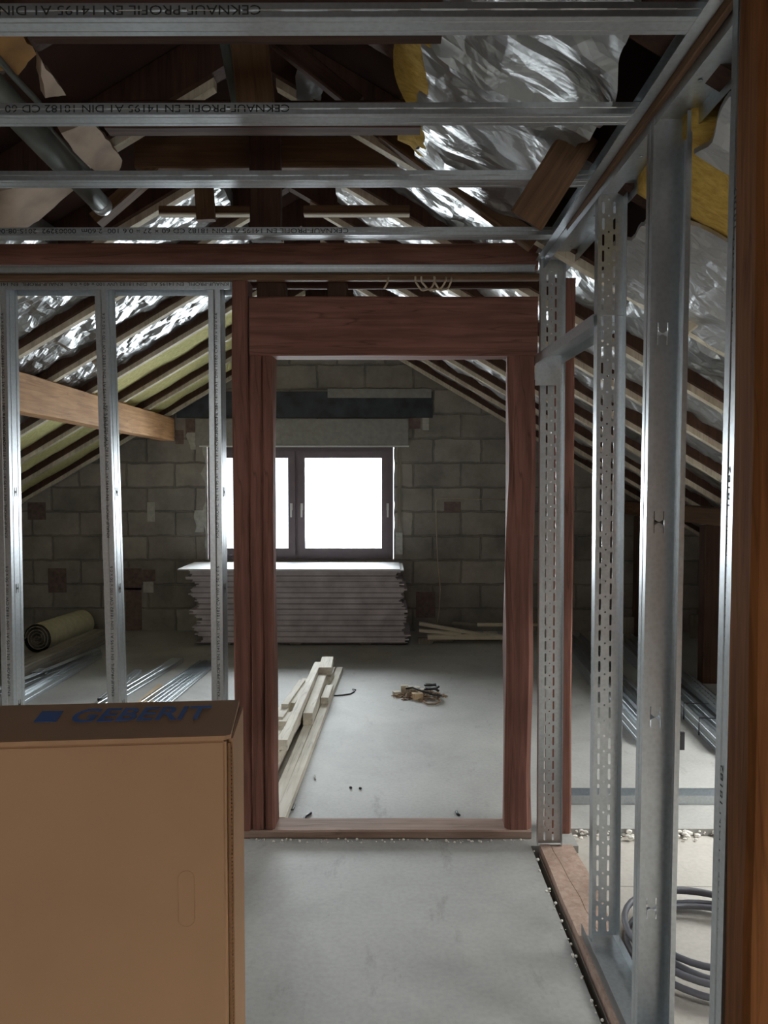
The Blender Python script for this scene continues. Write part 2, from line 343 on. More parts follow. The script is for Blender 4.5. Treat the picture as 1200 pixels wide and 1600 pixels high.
# gable wall with window hole
WX0, WX1, WZ0, WZ1 = -1.83, 0.075, 0.72, 1.86
def gable(name, y0, y1, hole, m):
    zt = RZ + 0.30
    outer = [(XL, 0), (XR, 0), (XR, roofz(XR) + .3), (RX, zt), (XL, roofz(XL) + .3)]
    me = plate_mesh(outer, [[(hole[0], hole[2]), (hole[1], hole[2]), (hole[1], hole[3]), (hole[0], hole[3])]], y1 - y0)
    me.transform(rotm((1, 0, 0), (0, 0, 1), (0, (y0 + y1) / 2, 0)))
    return struct(link(name, me, m))
wb = gable('wall_back', BACK, BACK + .24, (WX0, WX1, WZ0, WZ1), BLOCK)
wr = gable('wall_rear', REAR - .24, REAR, (-1.7, 0.0, 0.95, 2.25), WARMW)
struct(box('wall_left', XL - .24, XL, REAR - .24, BACK + .24, -.12, roofz(XL) + .3, BLOCK))
struct(box('wall_right', XR, XR + .24, REAR - .24, BACK + .24, -.12, roofz(XR) + .3, BLOCK))
# roof boarding, with unseen window openings added on both slopes to let light in
def slope_pt(side, s, y, off): return Vector((RX + side * s, y, RZ - SL * s + off))
def slope_box(bm, side, s0, s1, y0, y1, o0, o1):
    v = [bm.verts.new(slope_pt(side, s, y, o)) for s in (s0, s1) for y in (y0, y1) for o in (o0, o1)]
    for f in ((0, 1, 3, 2), (4, 6, 7, 5), (0, 4, 5, 1), (2, 3, 7, 6), (0, 2, 6, 4), (1, 5, 7, 3)): bm.faces.new([v[i] for i in f])
RD = [7.62 - .655 * k for k in range(15)]
o0, o1 = 0.215, 0.26
OPEN = [(1, 2.35, 3.45, RD[12] + .045, RD[11] - .045), (1, 2.35, 3.45, RD[11] + .045, RD[10] - .045)]
OPEN += [(1, 2.75, 3.7, RD[k + 1] + .045, RD[k] - .045) for k in (5, 6, 7)] + [(-1, 2.35, 3.45, RD[k + 1] + .045, RD[k] - .045) for k in (6, 7)]
bm = bmesh.new()
for side, smax in ((-1, 4.1), (1, 4.2)):
    ys = sorted({REAR - .24, BACK + .24} | {y for o in OPEN if o[0] == side for y in o[3:]})
    for ya, yb in zip(ys, ys[1:]):
        hit = [o for o in OPEN if o[0] == side and o[3] <= ya + 1e-6 and o[4] >= yb - 1e-6]
        if hit: slope_box(bm, side, 0, hit[0][1], ya, yb, o0, o1); slope_box(bm, side, hit[0][2], smax, ya, yb, o0, o1)
        else: slope_box(bm, side, 0, smax, ya, yb, o0, o1)
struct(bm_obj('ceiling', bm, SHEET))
for i, (sd_, sa, sb_, a, b) in enumerate(OPEN):  # frames and panes of the added, unseen roof windows
    bm = bmesh.new()
    for (s0, s1, y0, y1) in ((sa, sa + .06, a, b), (sb_ - .06, sb_, a, b), (sa + .06, sb_ - .06, a, a + .04), (sa + .06, sb_ - .06, b - .04, b)): slope_box(bm, sd_, s0, s1, y0, y1, .19, .28)
    f = struct(bm_obj('window_%d' % (i + 3), bm, PINE)); bm = bmesh.new(); slope_box(bm, sd_, sa + .06, sb_ - .06, a + .04, b - .04, .235, .24); bm_obj('pane', bm, GLASS, f)

# gable window
wn = struct(empty('window_1', (0, 0, 0)))
def ring(bm, x0, x1, y0, y1, z0, z1, t, tb=None):
    tb = tb or t; abox(bm, x0, x1, y0, y1, z0, z0 + tb); abox(bm, x0, x1, y0, y1, z1 - t, z1); abox(bm, x0, x0 + t, y0, y1, z0 + tb, z1 - t); abox(bm, x1 - t, x1, y0, y1, z0 + tb, z1 - t)
bm = bmesh.new(); ring(bm, WX0 + .015, WX1 - .015, BACK + .05, BACK + .13, WZ0, WZ1, .055); abox(bm, -.955, -.875, BACK + .05, BACK + .13, WZ0 + .055, WZ1 - .055)
bm_obj('window_frame', bm, FRAMEM, wn)
for (a, b, hx) in ((WX0 + .06, -.93, -.955), (-.9, WX1 - .06, -.875), ):
    bm = bmesh.new(); ring(bm, a, b, BACK + .025, BACK + .10, WZ0 + .045, WZ1 - .045, .07)
    sh = bm_obj('sash', bm, FRAMEM, wn); box('pane', a + .07, b - .07, BACK + .06, BACK + .07, WZ0 + .115, WZ1 - .115, GLASS, sh)
for hx in (-.968, -.862, .005):
    bm = bmesh.new(); abox(bm, hx - .012, hx + .012, BACK + .018, BACK + .026, 1.22, 1.29); abox(bm, hx - .008, hx + .008, BACK + .002, BACK + .02, 1.245, 1.265); abox(bm, hx - .009, hx + .009, BACK - .006, BACK + .004, 1.15, 1.265)
    bm_obj('window_handle', bm, WHITEP, wn)
# pale mortar reveals at the sides of the window and a metal edge over it
def ragged(name, x, z0, z1, w0, y, m, parent, side=1, amp=.02, n=24, t=.012):
    a = [(x, z0), (x, z1)]; b = [(x + side * (w0 + amp * noise.noise(Vector((x * 7, z0 + (z1 - z0) * i / n * 9, 1)))), z0 + (z1 - z0) * i / n) for i in range(n + 1)]
    me = plate_mesh(a[:1] + b + a[1:], [], t); me.transform(rotm((1, 0, 0), (0, 0, 1), (0, y, 0))); return link(name, me, m, parent)
ragged('mortar_edge', WX0 + .02, WZ0, WZ1 + .02, .03, BACK - .004, MORTAR, wb, -1, .05)
ragged('mortar_edge', WX1 - .01, WZ0, WZ1, .012, BACK - .004, MORTAR, wb, 1, .01)
ragged('mortar_smear', WX0 - .02, 1.0, 1.22, .09, BACK - .005, MORTAR, wb, -1, .09)
ragged('mortar_smear', -1.92, 1.83, 2.0, .05, BACK - .005, MORTAR, wb, -1, .09)
ragged('mortar_smear', .10, 1.82, 1.97, .03, BACK - .005, MORTAR, wb, 1, .09)
box('lintel_edge_strip', at(306, 0, BACK).x, at(640, 0, BACK).x, BACK - .03, BACK + .05, 1.855, 1.868, WHITEP, wb)
def wpatch(name, px0, py0, px1, py1, m, t=.006, label=None):
    a, b = at(px0, py0, BACK), at(px1, py1, BACK); o = bbox(name, a.x, b.x, BACK - t, BACK + .02, b.z, a.z, m, wb, .002)
    if label: o['label'] = label
    return o
wpatch('steel_lintel', 276, 612, 676, 653, STEELB, .02, 'blue-black steel lintel band')
wpatch('concrete_smear', 512, 608, 674, 622, MORTAR if False else SHUT, .026)
sb = wpatch('shutter_box', 306, 655, 638, 696, SHUT, .03, 'grey rendered roller shutter box front')
wpatch('brick_patch', 639, 653, 657, 670, BRICK); wpatch('brick_patch', 274, 672, 287, 694, BRICK); wpatch('brick_patch', 290, 654, 306, 680, BRICK)
wpatch('mortar_patch', 660, 653, 670, 672, MORTAR)
for q in ((192, 888, 222, 922), (222, 890, 243, 908), (75, 888, 104, 926), (43, 785, 72, 812), (650, 925, 680, 965), (196, 918, 222, 985), (694, 784, 720, 800)): wpatch('brick_patch', *q, BRICK, .004)
for q in ((224, 909, 240, 926), (230, 785, 242, 815), (308, 815, 316, 826), (690, 1200, 691, 1201)): 
    if q[1] < 1000: wpatch('mortar_patch', *q, MORTAR, .005)
# shutter belt beside the window, thin cable on the wall
t = thing('shutter_belt', 'narrow pale shutter belt hanging beside the gable window', 'strap', (0, 0, 0))
a, b = at(621, 690, BACK), at(627, 838, BACK)
box('belt', a.x, b.x, BACK - .012, BACK - .008, b.z, a.z, GREYW, t); a, b = at(618, 832, BACK), at(629, 866, BACK)
bbox('belt_winder', a.x, b.x, BACK - .022, BACK, b.z, a.z, MORTAR, t); 
pts = [at(790, 781, BACK - .012), at(740, 780, BACK - .012), at(700, 778, BACK - .012), at(684, 779, BACK - .012), at(681, 786, BACK - .012), at(682, 830, BACK - .012), at(684, 880, BACK - .012), at(688, 920, BACK - .012), at(686, 955, BACK - .012), at(683, 975, BACK - .012)]
tag(tube('wall_cable', pts, .004, CREAM), 'thin pale cable running across and down the block wall', 'cable')
# rear window, unseen behind the camera, added for its light
wn = struct(empty('window_2')); bm = bmesh.new(); ring(bm, -1.7, 0.0, REAR - .16, REAR - .08, .95, 2.25, .06); abox(bm, -.89, -.81, REAR - .16, REAR - .08, 1.01, 2.19)
bm_obj('window_frame', bm, FRAMEM, wn); box('pane', -1.64, -.06, REAR - .125, REAR - .12, 1.01, 2.19, GLASS, wn)

# ------------------------------------------------------------ roof timbers and insulation
ORD = ['first', 'second', 'third', 'fourth', 'fifth', 'sixth', 'seventh', 'eighth', 'ninth', 'tenth', 'eleventh', 'twelfth', 'thirteenth', 'fourteenth', 'fifteenth', 'sixteenth', 'seventeenth']
for side, nm, smax in ((-1, 'slope over the orange purlin', 3.72), (1, 'slope behind the tall steel studs', 3.88)):
    for k, D in enumerate(RD):
        r = thing('rafter', 'dark roof rafter with pale batten, %s from block gable, %s' % (ORD[k], nm), 'rafter', (RX, D, RZ), 0, 'rafters of the ' + nm)
        bm = bmesh.new(); n = 26
        def zoff(s, d): return -SL * s + d
        rows = []
        for i in range(n + 1):
            s = smax * i / n; jit = .006 * noise.noise(Vector((k * 3.1, s * 2, side)))
            rows.append([bm.verts.new((side * s, y, zoff(s, d))) for (y, d) in ((-.04 + jit, .035 + jit), (.04 + jit, .035 + jit), (.04 + jit, .21), (-.04 + jit, .21))])
        for i in range(n):
            for q in range(4): bm.faces.new((rows[i][q], rows[i][(q + 1) % 4], rows[i + 1][(q + 1) % 4], rows[i + 1][q]))
        bm.faces.new(rows[0]); bm.faces.new(rows[-1]); bm_obj('timber', bm, DARKW if D > 0 else DARKW, r)
        if D > 2.7:
            bm = bmesh.new(); s0, s1 = .12, smax
            v = [bm.verts.new((side * s, y, zoff(s, d))) for s in (s0, s1) for y in (-.008, .04) for d in (0, .036)]
            for f in ((0, 1, 3, 2), (4, 6, 7, 5), (0, 4, 5, 1), (2, 3, 7, 6), (0, 2, 6, 4), (1, 5, 7, 3)): bm.faces.new([v[i] for i in f])
            bm_obj('batten', bm, PALE, r)['label'] = 'pale spruce batten'
def patch(name, side, s0, s1, y0, y1, off, th, m, label, cat, amp=.02, freq=5, edge=.03, group=None, res=.03, fold=0, seed=0):
    """insulation in a bay of the roof: crumpled underside, flat top"""
    ns, ny = max(3, int((s1 - s0) / res)), max(3, int((y1 - y0) / res)); bm = bmesh.new(); g = []; h = []
    for i in range(ns + 1):
        row = []; rh = []
        for j in range(ny + 1):
            s = s0 + (s1 - s0) * i / ns; y = y0 + (y1 - y0) * j / ny
            e = edge * noise.noise(Vector((seed, s * 4, y * 4)))
            if i in (0, ns): s += e
            if j in (0, ny): y += e * .4
            d = amp * noise.noise(Vector((s * freq + seed, y * freq, seed))) + amp * .5 * noise.noise(Vector((s * freq * 2.7, y * freq * 2.7, seed + 4)))
            d -= fold * abs(noise.noise(Vector((s * 3 + seed, y * 9, seed + 7))))
            u = min(1, min(j, ny - j) / 3.0); d += .008 * (1 - u)
            row.append(bm.verts.new(slope_pt(side, s, y, off + d))); rh.append(bm.verts.new(slope_pt(side, s, y, off + max(th, d + .004) if th > .03 else off + d + th)))
        g.append(row); h.append(rh)
    for i in range(ns):
        for j in range(ny):
            bm.faces.new((g[i][j], g[i + 1][j], g[i + 1][j + 1], g[i][j + 1])); bm.faces.new((h[i][j], h[i][j + 1], h[i + 1][j + 1], h[i + 1][j]))
    for i in range(ns):
        for j in (0, ny): bm.faces.new((g[i][j], h[i][j], h[i + 1][j], g[i + 1][j]))
    for j in range(ny):
        for i in (0, ns): bm.faces.new((g[i][j], g[i][j + 1], h[i][j + 1], h[i][j]))
    o = bm_obj(name, bm, m); 
    for p in o.data.polygons: p.use_smooth = m in (WOOL, WOOLO)
    return tag(o, label, cat, group)
def bay(k): return RD[k + 1] + .042, RD[k] - .042
for k in range(0, 3):
    y0, y1 = bay(k); patch('wool_batt', -1, .3, 3.7, y0, y1, .08, .10, WOOL, 'yellow mineral wool batt in %s roof bay from block gable' % ORD[k], 'insulation', .012, 4, group='yellow wool batts', seed=k)
for k in range(3, 8):
    y0, y1 = bay(k); s0 = .3 if k < 6 else 1.0
    patch('foil_insulation', -1, s0, 3.7 if k < 6 else 2.3, y0, y1, .07, .10, FOIL, 'crumpled silver foil insulation in %s bay from block gable, purlin side' % ORD[k], 'insulation', .035, 7, group='foil insulation over the purlin', seed=k)
for k in range(0, 7):
    y0, y1 = bay(k); patch('foil_insulation', 1, .28 if k < 6 else .45, 3.8 if k < 5 else 2.7, y0, y1, .085, .10, FOILG if k % 3 else FOIL, 'silver foil insulation in %s bay from block gable, behind steel studs' % ORD[k], 'insulation', .035, 6, group='foil insulation behind the steel studs', seed=20 + k)
patch('foil_insulation', 1, .66, 1.10, 1.62, 2.98, .0, .012, FOIL, 'big sheet of crumpled foil above the steel ceiling rails', 'insulation', .04, 3.2, .05, fold=.03, seed=31)
patch('foil_insulation', 1, 1.34, 2.6, 2.27, 2.98, -.02, .012, FOILG, 'grey foil sheet behind the widest steel stud', 'insulation', .03, 3, .05, fold=.03, seed=41)
patch('foil_insulation', 1, 1.30, 2.4, 1.5, 1.93, -.02, .012, FOILG, 'torn foil flap above the ochre wool', 'insulation', .03, 3, .05, fold=.03, seed=47)
patch('wool_batt', 1, 1.28, 2.3, 1.88, 2.30, .0, .15, WOOLO, 'exposed ochre mineral wool under torn foil behind steel studs', 'insulation', .04, 6, .05, seed=51)
patch('wool_batt', 1, .60, .70, 2.0, 2.9, -.0, .15, WOOLO, 'rough ochre wool edge beside the big foil sheet', 'insulation', .03, 9, .05, seed=53)

# purlins
tag(beam('purlin', (-2.20, 1.2, 2.03), (-2.20, BACK - .01, 2.03), .14, .225, ORANGE), 'fresh orange timber purlin running to the block wall under yellow wool', 'beam')
tag(beam('purlin', (2.42, .6, 1.25), (2.42, BACK - .01, 1.25), .10, .13, BROWNW), 'brown low purlin under the roof slope behind the steel studs', 'beam')
tag(beam('timber_post', (2.42, 5.75, 0), (2.42, 5.75, 1.18), .12, .12, DARKW, up=(0, 1, 0)), 'dark timber post carrying the low brown purlin', 'post')
tag(beam('timber_post', (2.42, 7.3, 0), (2.42, 7.3, 1.18), .12, .12, DARKW, up=(0, 1, 0)), 'dark timber post by the block wall behind the steel bundles', 'post')

# collar beams and king post over the ceiling rails
a, b = at(195, 0, 3.16).x, at(668, 0, 3.16).x
o = tag(beam('collar_beam', (a, 3.30, 2.88), (b, 3.30, 2.88), .09, .13, BROWNW), 'wide brown collar beam behind the dark king post', 'beam')
M = o.matrix_world.inverted()
pb = beam('batten', (a + .02, 3.30, 2.806), (b - .02, 3.30, 2.806), .08, .016, PALE, wob=0); pb.parent = o; pb.matrix_parent_inverse = Matrix.Identity(4); pb.matrix_local = frame(o.matrix_world.inverted() @ Vector((a + .02, 3.30, 2.806)), (0, 0, 1), (0, 1, 0))
pb['label'] = 'pale batten under the beam'
a, b = at(165, 0, 2.62).x, at(657, 0, 2.62).x
tag(beam('collar_beam', (a, 2.62, 2.72), (b, 2.62, 2.72), .07, .09, DARKW), 'dark collar beam with frayed lower edge above second ceiling rail', 'beam')
a, b = at(35, 0, 1.93).x, at(692, 0, 1.93).x
tag(beam('collar_beam', (a, 1.97, 2.66), (b, 1.97, 2.66), .07, .09, DARKW), 'dark red collar beam just behind the largest ceiling rail', 'beam')
tag(beam('king_post', (-.50, 3.21, 2.50), (-.50, 3.21, 3.22), .125, .07, DARKW, up=(0, 1, 0)), 'dark upright king post above the door lintel', 'post')
for (xa, xb, y, lab) in ((250, 398, 329, 'pale-edged board between roof struts, box side of king post'), (475, 640, 329, 'pale-edged board between roof struts, foil side of king post')):
    p, q = at(xa, y, 3.5), at(xb, y, 3.5); o = tag(beam('tie_board', p, q, .045, .035, BROWNW), lab, 'board')
    c = beam('board_edge', (0, -.021, 0), (0, -.021, (q - p).length), .045, .006, PALE, up=(0, 1, 0), parent=o, wob=0); c['label'] = 'pale lower edge'
tag(beam('roof_strut', at(315, 240, 3.42), at(322, 345, 3.42), .08, .04, BROWNW, up=(0, 1, 0)), 'short brown strut between the silver foil patches', 'strut')
tag(beam('roof_strut', at(385, 20, 2.45), at(402, 175, 2.45), .115, .05, BROWNW, up=(0, 1, 0)), 'broad light-brown strut above the second ceiling rail', 'strut')
tag(beam('roof_strut', at(345, 30, 2.5), at(372, 175, 2.5), .03, .05, PIPEM, up=(0, 1, 0)), 'narrow grey-green strut beside the broad brown one', 'strut')
tag(beam('roof_strut', at(430, 60, 2.75), at(560, 165, 2.75), .05, .06, DARKW), 'dark diagonal strut above a scrap of foil', 'strut')
tag(beam('roof_strut', at(600, 205, 3.0), at(835, 380, 3.0), .05, .07, BROWNW), 'long brown diagonal strut below the big foil sheet', 'strut')
tag(beam('roof_strut', at(822, 345, 2.35), at(910, 205, 2.28), .11, .03, BROWNW, up=(0, 1, .3)), 'loose brown board leaning across the big foil sheet', 'board')
tag(beam('roof_strut', at(1050, 530, 2.95), at(1160, 438, 2.85), .05, .03, PALE, up=(0, 1, 0)), 'pale diagonal batten behind the widest steel stud', 'batten')
tag(beam('roof_strut', at(150, 345, 3.3), at(300, 215, 3.3), .08, .05, BROWNW), 'brown diagonal strut beside the pipe end', 'strut')
# loose foil scraps and hanging fragments
def blob_plate(name, pts, D, t, m, label, cat, tilt=(0, 0, 0), amp=.006):
    """a torn board: irregular outline with thickness, standing in its own plane"""
    P = [at(x, y, D + (i % 2) * 0) for i, (x, y) in enumerate(pts)]; c = sum(P, Vector()) / len(P)
    bm = bmesh.new(); out = []
    for i in range(len(P)):
        a, b = P[i] - c, P[(i + 1) % len(P)] - c
        for k in range(5):
            q = a.lerp(b, k / 5); q = q + Vector((noise.noise(q * 40), 0, noise.noise(q * 40 + Vector((3, 3, 3))))) * amp; out.append(q)
    f = [bm.verts.new(q) for q in out]; g = [bm.verts.new(q + Vector((0, t, 0))) for q in out]
    bm.faces.new(f); bm.faces.new(g[::-1])
    for i in range(len(f)): bm.faces.new((f[i], g[i], g[(i + 1) % len(f)], f[(i + 1) % len(f)]))
    o = bm_obj(name, bm, m); o.location = c; o.rotation_euler = tilt; return tag(o, label, cat)
def slope_plate(name, side, pts, off, t, m, label, cat, amp=.01):
    """a torn board lying against the underside of the roof slope"""
    P = []
    for x, y in pts:
        r = ray(x, y); A = -SL * side                       # z = RZ + off - SL*side*(X-RX)
        # 1.5 + t*rz = RZ + off - SL*side*(t*rx - RX)
        tt = (RZ + off + SL * side * RX - 1.5) / (r.z + SL * side * r.x); P.append(Vector((0, 0, 1.5)) + r * tt)
    c = sum(P, Vector()) / len(P); n = Vector((SL * side, 0, 1)).normalized(); bm = bmesh.new(); out = []
    for i in range(len(P)):
        a, b = P[i] - c, P[(i + 1) % len(P)] - c
        for k in range(5):
            q = a.lerp(b, k / 5); out.append(q + Vector((0, 1, 0)) * noise.noise((q + c) * 25) * amp + Vector((1, 0, -SL * side)) * noise.noise((q + c) * 25 + Vector((5, 0, 0))) * amp)
    f = [bm.verts.new(q) for q in out]; g = [bm.verts.new(q + n * t) for q in out]
    bm.faces.new(f); bm.faces.new(g[::-1])
    for i in range(len(f)): bm.faces.new((f[i], g[i], g[(i + 1) % len(f)], f[(i + 1) % len(f)]))
    o = bm_obj(name, bm, m); o.location = c; return tag(o, label, cat)
slope_plate('plaster_slab', -1, [(96, 208), (140, 192), (165, 215), (192, 250), (186, 268), (150, 268), (120, 245)], -.03, .04, PLASTER, 'broken plaster slab with ragged top above the pipe', 'slab')
slope_plate('plaster_slab', -1, [(20, 295), (80, 285), (122, 292), (60, 345), (20, 372), (-40, 372), (-40, 310)], -.03, .04, PLASTER, 'large broken plaster slab under the pipe, above the lowest ceiling rail', 'slab')
slope_plate('plaster_slab', -1, [(62, 95), (105, 150), (72, 152)], -.03, .03, PLASTER, 'small plaster triangle between the rails', 'slab')
slope_plate('fibre_slab', -1, [(-40, 20), (20, 38), (56, 84), (30, 118), (8, 110), (-40, 110)], -.04, .05, OCHRE, 'ochre torn fibre slab under the roof', 'slab')
slope_plate('foil_scrap', 1, [(462, 108), (480, 112), (505, 140), (498, 156), (464, 158)], .0, .004, FOIL, 'small shiny foil scrap caught among dark struts', 'foil')
# pipe
t = thing('vent_pipe', 'dull grey pipe sloping down between the ceiling rails', 'pipe', at(85, 230, 2.4))
base = at(85, 230, 2.4)
p0, p1 = at(-50, 95, 2.0) - base, at(160, 322, 3.05) - base
tube('pipe_body', [p0, p0.lerp(p1, .5), p1], [.042, .042, .036], PIPEM, t, 20)
d = (p1 - p0).normalized(); tube('pipe_end_cap', [p1 - d * .05, p1, p1 + d * .01, p1 + d * .018], [.0385, .0385, .034, .012], METAL, t, 20)
pts = [at(-20, 70, 2.2), at(20, 118, 2.35), at(60, 160, 2.5), at(80, 205, 2.6), at(112, 240, 2.7), at(140, 268, 2.75)]
tag(tube('conduit', pts, .010, PIPEM), 'thin grey conduit running beside the grey pipe', 'pipe')

# ------------------------------------------------------------ door wall timbers
YD = 3.18
def X(px, D=YD): return (px - 605) * D / 1200
def Z(py, D=YD): return at(600, py, D).z
zh0, zh1 = Z(555), Z(463)
def post(name, x0, x1, z0, z1, m, label, y0=YD, y1=YD + .12, wob=.006, ch=.008):
    return tag(beam(name, ((x0 + x1) / 2, (y0 + y1) / 2, z0), ((x0 + x1) / 2, (y0 + y1) / 2, z1), x1 - x0, y1 - y0, m, up=(0, 1, 0), wob=wob, ch=ch), label, 'post')
post('door_post', X(363), X(389), .0, Z(436), REDW, 'narrow full-height reddish post between steel stud and doorway')
post('door_post', X(390), X(409), .037, zh0 - .001, REDW, 'slim reddish doorway post, half behind the cracked one')
post('door_post', X(410), X(426), .037, zh0 - .001, REDW, 'reddish doorway post beside the stacked pale battens')
post('door_post', X(794), X(836), .037, zh0 - .001, REDW, 'round-edged reddish doorway post beside the slotted stud', wob=.012, ch=.022)
post('timber_post', .69, .785, .0, 2.35, REDW, 'reddish post mostly hidden behind the slotted stud', YD + .05, YD + .15)
tag(beam('door_lintel', (X(391), YD + .06, (zh0 + zh1) / 2), (X(838), YD + .06, (zh0 + zh1) / 2), .12, zh1 - zh0, REDW), 'thick reddish timber lintel over the doorway', 'beam')
tag(beam('threshold_beam', (X(372), YD + .06, .018), (X(834), YD + .06, .018), .125, .037, PINKW), 'flat worn timber threshold on the floor of the doorway', 'beam')
zt = Z(378); zb = Z(419)
tag(beam('tie_beam', (-2.3, YD + .06, (zt + zb) / 2), (.62, YD + .06, (zt + zb) / 2), .10, zt - zb, REDW), 'long dark red tie beam above the lowest ceiling rail', 'beam')
tag(beam('lath', (-1.75, YD + .0, Z(434)), (.62, YD + .0, Z(434)), .04, .026, BROWNW, wob=.002), 'thin brown lath between ceiling track and lintel', 'lath')
tag(beam('tie_beam', (-1.75, YD + .22, Z(446, YD + .22)), (.62, YD + .22, Z(446, YD + .22)), .03, .03, DARKW), 'dark slim rail in the gap above the lintel', 'beam')
tag(beam('packing_block', (X(399), YD + .04, zh1), (X(399), YD + .04, Z(440)), .0 + .085, .06, DARKW, up=(0, 1, 0)), 'dark packing block above the lintel under the king post', 'block') if False else None
tag(beam('packing_block', (X(424), YD + .05, zh1), (X(424), YD + .05, Z(440)), .12, .06, DARKW, up=(0, 1, 0)), 'dark packing block on the lintel under the king post', 'block')
tag(beam('packing_block', (X(527), YD + .05, zh1), (X(527), YD + .05, Z(440)), .085, .06, DARKW, up=(0, 1, 0)), 'dark packing block on the lintel beside the hanging cables', 'block')
# hanging cable loops
def cyl_loop(cx, cz, rx, rz, a0, a1, y, n=20): return [(cx + rx * math.cos(a0 + (a1 - a0) * i / n), y + .01 * math.sin(i), cz + rz * math.sin(a0 + (a1 - a0) * i / n)) for i in range(n + 1)]
for (px, rx, lab) in ((676, .05, 'widest cream cable loop over the lintel'), (690, .035, 'middle cream cable loop over the lintel'), (663, .04, 'cream cable loop over the lintel, towards the packing blocks')):
    tag(tube('cable_loop', cyl_loop(X(px), Z(436), rx, .055, PI, 2 * PI, YD - .035), .004, CREAM, seg=6), lab, 'cable', 'cable loops over the lintel')
tag(tube('cable_end', [(X(607), YD - .03, Z(436)), (X(605), YD - .035, Z(446)), (X(600), YD - .04, Z(455))], .004, CREAM, seg=6), 'short cream cable end hanging over the lintel', 'cable')

# ------------------------------------------------------------ partition of steel studs (frontal)
def add_print(root, M, body, size, width, x, y, loc, mat=INK, name='printed_text'):
    o = link(name, text_mesh(body, size, width=width), mat, root); o.matrix_local = M.inverted() @ rotm(x, y, loc); return o
def mark(root, M, x0, x1, y0, y1, z0, z1):      # one bright slit punched in a flange
    bm = bmesh.new(); abox(bm, x0 - (x0 + x1) / 2, x1 - (x0 + x1) / 2, y0 - (y0 + y1) / 2, y1 - (y0 + y1) / 2, z0 - (z0 + z1) / 2, z1 - (z0 + z1) / 2)
    o = bm_obj('punch_mark', bm, MORTAR, root); o.matrix_local = M.inverted() @ Matrix.Translation(((x0 + x1) / 2, (y0 + y1) / 2, (z0 + z1) / 2)); return o
PR = 'KNAUF-PROFIL  EN 14195 A1  DIN 18182 CW 100 x 50 x 0.6'
YS = 3.20
for (xt, xb, lab) in ((-1.600, -1.600, 'steel stud of the open partition furthest from the doorway'), (-1.185, -1.145, 'leaning steel stud in the middle of the open partition'), (-.715, -.715, 'steel stud of the open partition next to the doorway post')):
    # web on the room-centre side, flanges seen from the front
    p0, p1 = Vector((xb + .024, YS + .05, .002)), Vector((xt + .024, YS + .05, Z(440, YS)))
    root, M, L = c_profile('steel_stud', lab, 'stud', p0, p1, (-1, 0, 0), .10, .048, .006, group='studs of the open partition')
    for zz in (.95, 1.62, 2.0): add_print(root, M, PR, .017, .55, (0, 0, 1), (-1, 0, 0), (xb + (xt - xb) * zz / 2.35 + .012, YS - .0015, zz - .35))
    for q in range(14):
        zq = .25 + q * .155; xx = xb + (xt - xb) * zq / 2.35; mark(root, M, xx, xx + .0022, YS - .0016, YS - .0006, zq, zq + .05)
    for zq in (.55, 1.05, 1.46):
        me = plate_mesh(bowtie(0, 0, .02, .04), [], .0006); xx = xb + (xt - xb) * zq / 2.35
        o = link('punched_tab', me, INK, root); o.matrix_local = M.inverted() @ rotm((0, 1, 0), (0, 0, 1), (xx + .0252, YS + .05, zq))
ztop = Z(437, YS)
root, M, L = c_profile('steel_track', 'dark steel head track over the open partition studs', 'track', (-1.78, YS + .05, ztop), (X(360), YS + .05, ztop), (0, 0, -1), .106, .04, 0, bead=False)
add_print(root, M, 'KNAUF-PROFIL  EN 14195 A1  DIN 18182 UW 100 x 40 x 0.6    KNAUF-PROFIL  EN 14195 A1', .02, 1.0, (-1, 0, 0), (0, 0, -1), (X(358), YS - .005, ztop - .012))
c_profile('steel_track', 'steel floor track of the open partition behind the cardboard box', 'track', (-1.78, YS + .05, .001), (X(362), YS + .05, .001), (0, 0, 1), .106, .04, 0, bead=False)

# ------------------------------------------------------------ ceiling rails
CZ = 2.40
long_txt = 'CEKNAUF-PROFIL EN 14195 A1 DIN 18182 CD 60 \u00d7 27 \u00d7 0.6 100  2.60m  00003292  2015-08-06'
short_txt = 'CEKNAUF-PROFIL EN 14195 A1 DIN 18182 CD 60 \u00d7 27 \u00d7 0.6 100'
rails = [(375, 545, 1.28, long_txt, 'lowest-looking slim ceiling rail with long printed line, next to tie beam', (170, 4)),
         (293, None, 0, '', 'unprinted ceiling rail with bright dashes, second from the tie beam', (120, 9)),
         (196, 455, .90, short_txt, 'ceiling rail with large upside-down print, third from the tie beam', (0, 0)),
         (55, 412, .90, short_txt, 'largest-looking ceiling rail, fourth from the tie beam', (0, 0))]
for (yb, tx, tw, body, lab, _) in rails:
    r = ray(600, yb); D = r.y * (CZ - 1.5) / r.z; yc = D - .03
    root, M, L = c_profile('ceiling_rail', lab, 'rail', (-1.66, yc, CZ), (.622, yc, CZ), (0, 0, 1), .06, .027, .005, group='ceiling rails')
    f = yc - .0308
    if body: add_print(root, M, body, .024 if tw > 1 else .026, tw, (-1, 0, 0), (0, 0, -1), ((tx - 605) * f / 1200, f, CZ + .0228))
    x = -1.6
    while x < .58: mark(root, M, x, x + .045, f - .0006, f + .0004, CZ + .0125, CZ + .0142); x += .135
